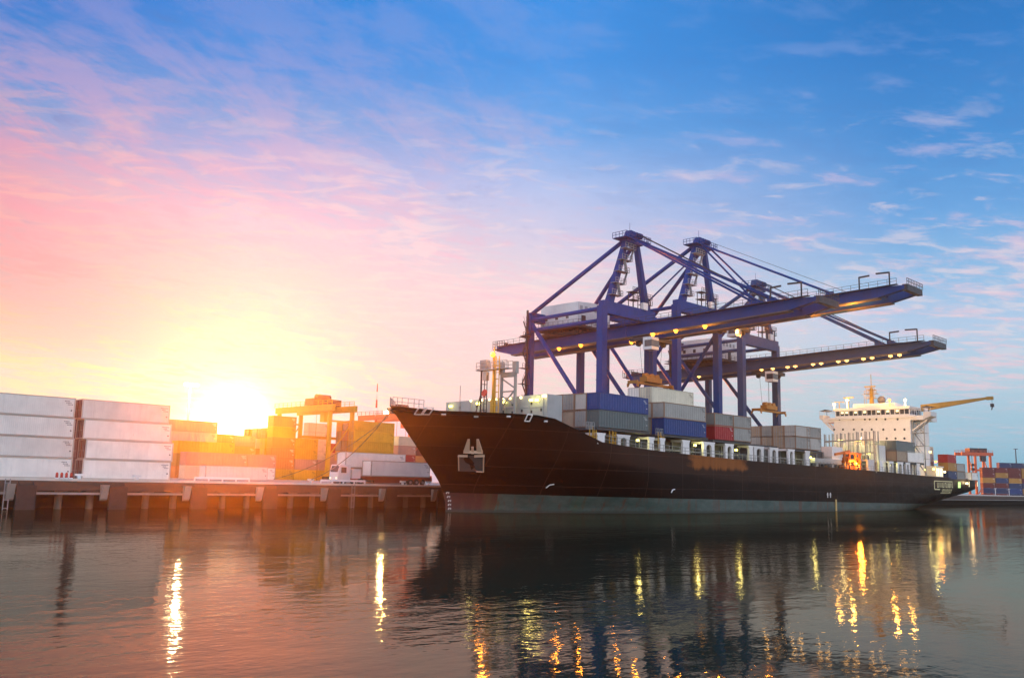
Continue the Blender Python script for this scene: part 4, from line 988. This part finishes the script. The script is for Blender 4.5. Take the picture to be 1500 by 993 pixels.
# ------------------------------------------------------------------ yard gantries
def gantry(s, t, span, z, mat, label, mast=True):
    root = thing('yard_gantry', label, 'gantry crane', s, t, DECK, 'rubber tyred yard gantries')
    for a in (0, span):
        for b_ in (0, 6.4):
            m_ = MB(); m_.bar((s+b_, t+a, DECK+1.5), (s+b_, t+a, z), .7, .9); part('leg', m_, mat, root)
            m_ = MB(); m_.tube((s+b_-.4, t+a-.25, DECK+.75), (s+b_-.4, t+a+.25, DECK+.75), .75, 12); m_.tube((s+b_+1.2, t+a-.25, DECK+.75), (s+b_+1.2, t+a+.25, DECK+.75), .75, 12); part('wheel', m_, M['rubber'], root)
        m_ = MB(); m_.box(s-1.4, s+8.0, t+a-.5, t+a+.5, DECK+1.1, DECK+1.9); m_.bar((s, t+a, z-2.5), (s+6.4, t+a, z-2.5), .4); m_.bar((s, t+a, 9), (s+6.4, t+a, z-2.7), .25); part('end_frame', m_, mat, root)
    for b_ in (0, 6.4):
        m_ = MB(); m_.bar((s+b_, t-1.5, z+.7), (s+b_, t+span+1.5, z+.7), .8, 1.5); m_.rail([(s+b_-.6, t-1.5, z+1.4), (s+b_-.6, t+span+1.5, z+1.4)], 1.1, .06, 2); part('girder', m_, mat, root)
    m_ = MB(); y = t+span*.35; m_.box(s-.8, s+7.2, y-2, y+2, z+1.5, z+3.2); m_.tube((s+1, y, z+3.6), (s+5, y, z+3.6), .8, 10); part('trolley', m_, M['darksteel'], root)
    m_ = MB(); m_.box(s+.9, s+2.6, y-4.2, y-2.4, z-2.6, z-.3); part('operator_cab', m_, mat, root)
    m_ = MB()
    for q in (1.5, 4.8): m_.bar((s+q, y, z+1.4), (s+q, y, z-6.0), .08)
    m_.box(s-2.8, s+9.2, y-1.1, y+1.1, z-6.6, z-6.0); part('spreader', m_, mat, root)
    return root
s, z = on_t(440, 603, 104)
gantry(s-3, 86, 23, z-.5, M['yellow'], 'yellow yard gantry straddling stacks left of the bow')
s, z = on_t(578, 607, 110)
g2_ = gantry(s-2, 100, 23, z-1.5, M['redo'], 'orange yard gantry half hidden behind the bow')
s, z = on_t(564, 604, 99)
m_ = MB(); m_.box(s-.5, s+.5, 98.4, 98.9, z-.3, z+.3); m_.bar((s, 98.9, z), (s+1.5, 99.5, z), .2); lp = part('floodlight', m_, glow('mast_floodlight', (1, .9, .6), 40), g2_); lamp_light(lp, (s, 97.8, z), 6000, (1, .72, .25), .4)

# ------------------------------------------------------------------ truck on the quay
ts, tt = 6.0, 20.0
root = thing('container_truck', 'white cab truck with red-brown trailer parked on the quay left of the bow', 'truck', ts, tt, DECK)
m_ = MB(); m_.prism([(ts, DECK+.55), (ts+2.3, DECK+.55), (ts+2.3, DECK+3.0), (ts+.35, DECK+3.0), (ts+.05, DECK+1.8)], 1, tt, tt+2.4); cab = part('cab', m_, M['white'], root)
m_ = MB(); m_.box(ts+.55, ts+1.5, tt-.02, tt-.002, DECK+1.75, DECK+2.6); m_.quad((ts+.03, tt+.2, DECK+1.85), (ts+.03, tt+2.2, DECK+1.85), (ts+.30, tt+2.2, DECK+2.8), (ts+.30, tt+.2, DECK+2.8)); part('cab_window', m_, M['glass'], cab)
m_ = MB()
for y in (.3, 1.9): m_.box(ts-.03, ts-.002+.0, tt+y, tt+y+.3, DECK+.8, DECK+1.05)
part('headlight', m_, M['lit'], cab)
m_ = MB(); m_.box(ts+2.7, ts+4.3, tt+.1, tt+2.3, DECK+.9, DECK+2.4); part('equipment_box', m_, M['white'], root)
m_ = MB(); m_.box(ts+2.7, ts+19.2, tt+.35, tt+2.05, DECK+.75, DECK+1.1); m_.box(ts+4.5, ts+19, tt+.1, tt+2.3, DECK+1.1, DECK+1.32); m_.box(ts+7, ts+12.5, tt+.05, tt+.4, DECK+.35, DECK+.75); part('chassis', m_, paint('chassis_red_brown', (.28, .06, .04), .6, rust=.3), root)
for x in (1.2, 4.4, 14.4, 15.7, 17.0):
    m_ = MB()
    for y in (.1, 1.95): m_.tube((ts+x, tt+y, DECK+.5), (ts+x, tt+y+.35, DECK+.5), .5, 14)
    wh = part('wheel', m_, M['rubber'], root)
    m_ = MB(); m_.tube((ts+x, tt+.07, DECK+.5), (ts+x, tt+.099, DECK+.5), .24, 10); part('rim', m_, M['steel'], wh)
container(ts+6.2, tt+1.2, DECK+1.33, C40, 'white', 'white container riding on the truck trailer left of the bow', 'containers near the truck', H=2.5, smooth=True)
container(ts+3.6, tt+4.6, DECK+.1, C40, 'pale', 'pale container on the ground behind the truck', 'containers near the truck', H=2.5)
container(ts+3.6, tt+4.6, DECK+2.62, C40, 'white', 'white container stacked behind the truck, above the pale one', 'containers near the truck', H=2.5, smooth=True)

# ------------------------------------------------------------------ masts
def at_y(u, v, y):
    r = _ray(u, v); k = y/r[1]; return (r[0]*k, y, CAM_Z+r[2]*k)
def to_st(p): return ((p[0]-ORG[0])*AX[0]+(p[1]-ORG[1])*AX[1], (p[0]-ORG[0])*NX[0]+(p[1]-ORG[1])*NX[1])
s, z = on_t(279, 566, 92)
root = thing('light_mast', 'tall thin light mast with bright lamps behind the white stacks', 'light mast', s, 92, DECK)
m_ = MB(); m_.tube((s, 92, DECK), (s, 92, z), .28, 10, .14); part('pole', m_, M['steel'], root)
m_ = MB(); m_.box(s-1.6, s+1.6, 91.8, 92.2, z, z+.2); part('head_frame', m_, M['steel'], root)
for k in (-1.2, 0, 1.2):
    m_ = MB(); m_.box(s+k-.35, s+k+.35, 91.4, 91.75, z+.1, z+.55); lp = part('floodlight', m_, glow('mast_floodlight', (1, .9, .6), 40), root)
lamp_light(lp, (s, 90.9, z+.2), 9000, (1, .85, .5), .5)
s, z = on_t(553, 562, 116)
root = thing('lattice_mast', 'slim red and white mast rising behind the yellow block', 'mast', s, 116, DECK)
n = 12
for k in range(n):
    m_ = MB(); a, b_ = DECK+(z-DECK)*k/n, DECK+(z-DECK)*(k+1)/n; m_.tube((s, 116, a), (s, 116, b_), .62*(1-k/n)+.12, 8, .62*(1-(k+1)/n)+.12); part('mast_section', m_, M['redp' if k % 2 else 'white'], root)
s, z = on_t(527, 600, 118)
# ------------------------------------------------------------------ far quay on the right
FY = 430.0
root = thing('far_quay', 'dark far quay on the right carrying coloured containers', None, 0, 0, 0, kind='structure', rot=0); root.location = (0, 0, 0); ROOT[root.name] = (0, 0, 0)
xq = at_y(1436, 732, FY)[0]
FZ = 1.8
m_ = MB(); m_.box(xq-30, xq+330, FY, FY+60, -3, FZ); part('far_quay_deck', m_, M['concrete'], root)
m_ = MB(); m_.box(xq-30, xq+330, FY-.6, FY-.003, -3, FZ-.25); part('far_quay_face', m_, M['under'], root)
fc = [['maroon', 'maroon', 'navy', 'maroon'], ['navy', 'navy', 'blue', 'ochre'], ['maroon', 'maroon', 'navy', 'navy'], ['ochre', 'navy', 'ochre', 'maroon'], ['maroon', 'ochre', 'maroon', 'ochre'], ['maroon', 'maroon', 'maroon', 'ochre'], ['navy', 'navy', 'navy', 'navy']]
def wcont(x, y, z, Lc, c, lab, H):
    b, fr, dr = cont_meshes(Lc, H, c, False)
    o = bpy.data.objects.new('shipping_container', None); COL.objects.link(o); o.location = (x, y, z); tag(o, lab, 'container', 'containers on the far right quay')
    for nm, me in (('body', b), ('frame', fr)):
        k = bpy.data.objects.new(nm, me); COL.objects.link(k); k.parent = o
x0 = at_y(1440, 720, FY+6)[0]; CF = ('first', 'second', 'third', 'fourth')
for j, rw in enumerate(fc):
    for i, c in enumerate(rw):
        if j == 6 and i == 0: continue
        wcont(x0+i*6.3+(0 if j < 6 else 2.0), FY+7, FZ+j*2.42, 6.06, c, '%s container on the far right quay, %s tier, %s column from the ship' % (c, tier(j, 7), CF[i]), 2.4)
p = at_y(1428, 664, 470.0)
root = thing('yard_gantry', 'red-orange yard gantry beyond the ship stern', 'gantry crane', 0, 0, 0, 'rubber tyred yard gantries', rot=0); root.location = (p[0], 470, FZ); ROOT[root.name] = (0, 0, 0)
gz_ = p[2]-FZ; w = at_y(1450, 664, 470)[0]-p[0]
for x in (0, w):
    for y in (0, 7):
        m_ = MB(); m_.bar((x, y, 1.4), (x, y, gz_-1), .9, 1.0); part('leg', m_, M['redo'], root)
        m_ = MB(); m_.tube((x-.5, y-.3, .75), (x-.5, y+.3, .75), .75, 10); part('wheel', m_, M['rubber'], root)
    m_ = MB(); m_.box(x-.5, x+.5, -1.2, 8.2, .9, 1.7); m_.bar((x, 0, 9), (x, 7, gz_-2), .4); part('end_frame', m_, M['redo'], root)
for y in (0, 7):
    m_ = MB(); m_.bar((-7, y, gz_-.2), (w+1.5, y, gz_-.2), 1.0, 1.6); m_.rail([(-7, y, gz_+.6), (w+1.5, y, gz_+.6)], 1.1, .07, 2); part('girder', m_, M['redo'], root)
m_ = MB(); m_.bar((0, 0, gz_*.62), (w, 0, gz_*.62), .8, 1.0); m_.bar((1, 0, 2), (w-.5, 0, gz_*.6), .4); part('cross_tie', m_, M['redo'], root)
for x, nm in ((-.5, 'trolley'), (w*.55, 'machinery_box')):
    m_ = MB(); m_.box(x-1.5, x+2.6, 1, 6, gz_+.6, gz_+2.8); part(nm, m_, M['darksteel'], root)
m_ = MB(); m_.box(w*.35, w*.35+2.2, -1.5, .8, gz_-4, gz_-1.2); part('operator_cab', m_, M['darksteel'], root)
m_ = MB()
for k in range(5): m_.box(-1.9, -.6, .2, 1.6, gz_-6.5-k*2.2, gz_-5.2-k*2.2)
m_.bar((-1.2, 1, gz_-1), (-1.2, 1, gz_-16), .2); part('cable_chain', m_, M['darksteel'], root)
p = at_y(1487.5, 657, 480.0)
root = thing('light_mast', 'dark slim mast standing behind the far right containers', 'light mast', 0, 0, 0, rot=0); root.location = (p[0], 480, FZ); ROOT[root.name] = (0, 0, 0)
m_ = MB(); m_.tube((0, 0, 0), (0, 0, p[2]-FZ), .5, 8, .22); part('pole', m_, M['darksteel'], root)
m_ = MB(); m_.box(-1, 1, -.3, .3, p[2]-FZ-.3, p[2]-FZ); part('head_frame', m_, M['darksteel'], root)
for u, lab in ((1458, 'white lamp post at the left of the far right quay'), (1478, 'white lamp post before the blue bottom container on the far quay')):
    p = at_y(u, 716, FY+3); root = thing('lamp_post', lab, 'lamp post', 0, 0, 0, 'lamp posts on the far quay', rot=0); root.location = (p[0], FY+3, FZ); ROOT[root.name] = (0, 0, 0)
    m_ = MB(); m_.tube((0, 0, 0), (0, 0, 4.6), .16, 8); part('pole', m_, M['white'], root)
    m_ = MB(); m_.box(-.4, .4, -.4, .1, 4.5, 4.75); part('lamp_head', m_, M['white'], root)

# ------------------------------------------------------------------ sky, sun, air
SUN_AZ, SUN_EL = R(-17.0), R(3.7)
def lin(c): return tuple(((x/255)/12.92 if x/255 <= .04045 else ((x/255+.055)/1.055)**2.4) for x in c)
wd = bpy.data.worlds.new('World'); sc.world = wd; wd.use_nodes = True
nt = wd.node_tree; nt.nodes.clear()
tc = N(nt, 'ShaderNodeTexCoord'); sp = N(nt, 'ShaderNodeSeparateXYZ'); L(nt, tc.outputs['Generated'], sp.inputs[0])
X, Y, Z = sp.outputs
el = math_(nt, 'MULTIPLY', math_(nt, 'ARCSINE', Z), 180/PI); az = math_(nt, 'MULTIPLY', math_(nt, 'ARCTAN2', X, Y), 180/PI)
def ramp(stops):
    r = N(nt, 'ShaderNodeValToRGB'); r.color_ramp.interpolation = 'B_SPLINE' if len(stops) > 99 else 'EASE'
    r.color_ramp.interpolation = 'LINEAR'
    e = r.color_ramp.elements
    while len(e) < len(stops): e.new(.5)
    for q, (d, c) in zip(e, stops): q.position = min(1, max(0, d/60)); q.color = (*lin(c), 1)
    L(nt, math_(nt, 'DIVIDE', el, 60.0), r.inputs[0]); return r.outputs[0]
rL = ramp([(0.0, (206, 215, 190)), (5.6, (206, 227, 203)), (7.3, (208, 205, 180)), (9.5, (212, 180, 177)), (12.5, (220, 162, 173)), (14.7, (224, 160, 173)), (16.8, (203, 159, 188)), (19.0, (115, 154, 208)), (21.2, (63, 144, 215)), (23.3, (28, 130, 210)), (27.2, (5, 112, 205)), (40.0, (10, 90, 180)), (60.0, (40, 80, 150))])
rA = ramp([(0.0, (170, 160, 215)), (3.0, (175, 175, 222)), (6.0, (178, 180, 214)), (9.0, (184, 186, 208)), (12.0, (196, 198, 212)), (15.5, (192, 200, 222)), (18.5, (170, 180, 225)), (21.5, (112, 163, 223)), (24.5, (50, 145, 225)), (28.0, (18, 136, 222)), (40.0, (20, 100, 190)), (60.0, (45, 85, 155))])
rM = ramp([(0.0, (216, 210, 208)), (6.1, (222, 221, 216)), (8.7, (226, 220, 224)), (12.2, (226, 219, 228)), (15.2, (207, 208, 234)), (18.2, (175, 198, 240)), (21.7, (100, 168, 235)), (26.0, (60, 149, 230)), (30.3, (52, 145, 230)), (42.0, (30, 104, 192)), (60.0, (50, 88, 155))])
rB = ramp([(0, (122, 182, 208)), (3, (150, 200, 224)), (6.5, (180, 212, 232)), (9.5, (176, 206, 236)), (12.5, (140, 190, 232)), (16, (104, 166, 226)), (20, (70, 144, 214)), (25, (46, 126, 202)), (29, (38, 116, 190)), (42, (28, 95, 175)), (60, (50, 88, 155))])
rC = ramp([(0, (214, 220, 228)), (10, (236, 240, 246)), (22, (232, 236, 248)), (35, (196, 208, 236)), (60, (120, 150, 205))])
c = mixc(nt, maprange(nt, az, -33, -17), rL, rA)
c = mixc(nt, maprange(nt, az, -15, 3), c, rM)
c = mixc(nt, maprange(nt, az, 2, 24), c, rB)
back_ = math_(nt, 'MAXIMUM', maprange(nt, math_(nt, 'ABSOLUTE', az), 50, 110, 0, 1, True), 0.0)
rC2 = N(nt, 'ShaderNodeVectorMath', operation='SCALE'); L(nt, rC, rC2.inputs[0]); rC2.inputs['Scale'].default_value = 2.15
c = mixc(nt, back_, c, rC2.outputs[0])
# cloud sheet: a flat layer seen in perspective, dragged out along one wind direction
den = math_(nt, 'ADD', math_(nt, 'MAXIMUM', Z, 0.0), .07)
cb = N(nt, 'ShaderNodeCombineXYZ'); L(nt, math_(nt, 'DIVIDE', X, den), cb.inputs[0]); L(nt, math_(nt, 'DIVIDE', Y, den), cb.inputs[1])
def mapped(rot, scl, loc=(0, 0, 0)):
    mp = N(nt, 'ShaderNodeMapping'); L(nt, cb.outputs[0], mp.inputs[0]); mp.inputs['Rotation'].default_value = (0, 0, R(rot)); mp.inputs['Location'].default_value = loc
    m2 = N(nt, 'ShaderNodeMapping'); L(nt, mp.outputs[0], m2.inputs[0]); m2.inputs['Scale'].default_value = scl; return m2.outputs[0]
def nz(v, scale, detail=6, rough=.6, dist=0.0):
    n = N(nt, 'ShaderNodeTexNoise'); L(nt, v, n.inputs['Vector']); n.inputs['Scale'].default_value = scale; n.inputs['Detail'].default_value = detail; n.inputs['Roughness'].default_value = rough; n.inputs['Distortion'].default_value = dist; return n.outputs[0]
n1a = nz(mapped(-76, (1.0, 2.3, 1)), 2.3, 7, .62, .5)
n1b = nz(mapped(6, (1.0, 2.2, 1), (2, 4, 0)), 2.6, 7, .62, .4)
wz = maprange(nt, az, -8, 14, 0, 1, True)
n1 = math_(nt, 'ADD', math_(nt, 'MULTIPLY', n1a, math_(nt, 'SUBTRACT', 1.0, wz)), math_(nt, 'MULTIPLY', n1b, wz))
n2 = nz(mapped(-30, (1.0, 1.7, 1), (3, 1, 0)), 7.0, 5, .6, .3)
big = nz(mapped(10, (1, 1, 1), (7, 2, 0)), .55, 3, .5)
cl = math_(nt, 'ADD', math_(nt, 'ADD', math_(nt, 'MULTIPLY', n1, .62), math_(nt, 'MULTIPLY', n2, .38)), math_(nt, 'MULTIPLY_ADD', big, .35, -.175))
leftish = maprange(nt, az, -34, 8, 1.0, .0)
thr = maprange(nt, az, -30, 26, .48, .53)
cover = maprange(nt, math_(nt, 'SUBTRACT', cl, thr), -.055, .11, 0, 1, True)
fade = math_(nt, 'MULTIPLY', maprange(nt, el, 2.0, 6.0), maprange(nt, el, 27, 17.5, .28, 1))
pinkH = mixc(nt, maprange(nt, az, -30, -14, 1, 0), lin((238, 206, 220)), lin((240, 160, 168)))
pinkV = mixc(nt, maprange(nt, el, 11, 24), pinkH, mixc(nt, leftish, lin((150, 172, 226)), lin((176, 160, 208))))
gold = mixc(nt, maprange(nt, el, 4, 11), lin((255, 240, 180)), pinkV)
pinkF = mixc(nt, maprange(nt, az, -20, 4), gold, pinkV)
c = mixc(nt, math_(nt, 'MULTIPLY', math_(nt, 'MULTIPLY', cover, fade), maprange(nt, az, -30, 28, .9, .7)), c, pinkF)
n3 = nz(mapped(-8, (1.0, 1.7, 1), (5, 9, 0)), 5.2, 5, .6, .5)
puff = math_(nt, 'MULTIPLY', maprange(nt, math_(nt, 'ADD', n3, math_(nt, 'MULTIPLY_ADD', big, .5, -.25)), .48, .66, 0, 1, True), math_(nt, 'MULTIPLY', maprange(nt, el, 4, 9), maprange(nt, el, 24, 17)))
c = mixc(nt, math_(nt, 'MULTIPLY', puff, .42), c, mixc(nt, maprange(nt, az, -29, -8), lin((248, 190, 180)), lin((246, 224, 226))))
# thin darker veils between the lit streaks
dark = maprange(nt, math_(nt, 'SUBTRACT', cl, thr), -.05, -.16, 0, 1, True)
c = mixc(nt, math_(nt, 'MULTIPLY', math_(nt, 'MULTIPLY', dark, maprange(nt, el, 9, 18)), maprange(nt, az, -32, 10, .35, .10)), c, mixc(nt, .5, lin((24, 92, 178)), lin((110, 140, 200))))
# glow round the sun
sd = (math.cos(R(3.0))*math.sin(SUN_AZ), math.cos(R(3.0))*math.cos(SUN_AZ), math.sin(R(3.0)))
dt = N(nt, 'ShaderNodeVectorMath', operation='DOT_PRODUCT'); L(nt, tc.outputs['Generated'], dt.inputs[0]); dt.inputs[1].default_value = sd
ang = math_(nt, 'MULTIPLY', math_(nt, 'ARCCOSINE', math_(nt, 'MINIMUM', dt.outputs['Value'], 1.0)), 180/PI)
g1 = math_(nt, 'POWER', 2.718, math_(nt, 'MULTIPLY', math_(nt, 'POWER', math_(nt, 'DIVIDE', ang, 1.7), 2.0), -1.0))
g2 = math_(nt, 'POWER', 2.718, math_(nt, 'MULTIPLY', ang, -1/4.0))
gl = N(nt, 'ShaderNodeMix', data_type='RGBA', blend_type='ADD'); gl.inputs[0].default_value = 1; L(nt, c, gl.inputs[6])
gs_ = N(nt, 'ShaderNodeVectorMath', operation='SCALE'); gs_.inputs[0].default_value = (1, .70, .36); L(nt, math_(nt, 'ADD', math_(nt, 'MULTIPLY', g1, 5.0), math_(nt, 'MULTIPLY', g2, .45)), gs_.inputs['Scale']); L(nt, gs_.outputs[0], gl.inputs[7])
c = gl.outputs[2]
sky = N(nt, 'ShaderNodeTexSky', sky_type='NISHITA', sun_disc=False, sun_elevation=SUN_EL, sun_rotation=SUN_AZ, altitude=0, air_density=1.2, dust_density=2.0)
b1 = N(nt, 'ShaderNodeBackground'); L(nt, c, b1.inputs[0]); b1.inputs[1].default_value = SKY_GAIN
b2 = N(nt, 'ShaderNodeBackground'); L(nt, sky.outputs[0], b2.inputs[0]); b2.inputs[1].default_value = .05
ad = N(nt, 'ShaderNodeMixShader'); ad.inputs[0].default_value = .1; L(nt, b1.outputs[0], ad.inputs[1]); L(nt, b2.outputs[0], ad.inputs[2])
out = N(nt, 'ShaderNodeOutputWorld'); L(nt, ad.outputs[0], out.inputs[0])
sl = bpy.data.lights.new('sun', 'SUN'); sl.energy = SUN_E; sl.angle = R(.5); sl.color = SUN_C
so = bpy.data.objects.new('sun', sl); COL.objects.link(so)
from mathutils import Vector, Matrix
so.rotation_euler = Vector((math.cos(SUN_EL)*math.sin(SUN_AZ), math.cos(SUN_EL)*math.cos(SUN_AZ), math.sin(SUN_EL))).to_track_quat('Z', 'Y').to_euler()
if HAZE > 0:  # air volume added to spread a flare-like glow around the sun
    m_ = MB(); m_.box(-320, 665, -320, 142, -5.2, 66)
    hm_ = bpy.data.materials.new('glow_haze_air'); hm_.use_nodes = True; nt = hm_.node_tree; nt.nodes.clear()
    pv = N(nt, 'ShaderNodeVolumePrincipled'); pv.inputs['Color'].default_value = (.9, .72, .6, 1); pv.inputs['Density'].default_value = HAZE; pv.inputs['Anisotropy'].default_value = HAZE_G
    o_ = N(nt, 'ShaderNodeOutputMaterial'); L(nt, pv.outputs[0], o_.inputs['Volume'])
    hz = bpy.data.objects.new('haze', m_.mesh('haze', hm_)); COL.objects.link(hz); hz.location = toW(0, 0, 0); hz.rotation_euler = (0, 0, ANG); tag(hz, 'thin warm haze volume added for the glow around the low sun', None, None, 'stuff')

# ------------------------------------------------------------------ camera and render settings
cd = bpy.data.cameras.new('camera'); co = bpy.data.objects.new('camera', cd); COL.objects.link(co)
cd.sensor_width = 36; cd.lens = F_PX/1500*36; cd.clip_start = .1; cd.clip_end = 12000
mt = Matrix(((rt[0], up[0], -fw[0], 0), (rt[1], up[1], -fw[1], 0), (rt[2], up[2], -fw[2], CAM_Z), (0, 0, 0, 1)))
co.matrix_world = mt; sc.camera = co
vs = sc.view_settings; vs.view_transform = 'Standard'; vs.look = 'None'; vs.gamma = 1; vs.exposure = EXPO
cy = sc.cycles; cy.use_denoising = True; cy.max_bounces = 6; cy.glossy_bounces = 3; cy.diffuse_bounces = 2; cy.volume_bounces = 0; cy.transparent_max_bounces = 4
cy.sample_clamp_indirect = 6; cy.sample_clamp_direct = 0; cy.use_light_tree = True; cy.caustics_reflective = False; cy.caustics_refractive = False
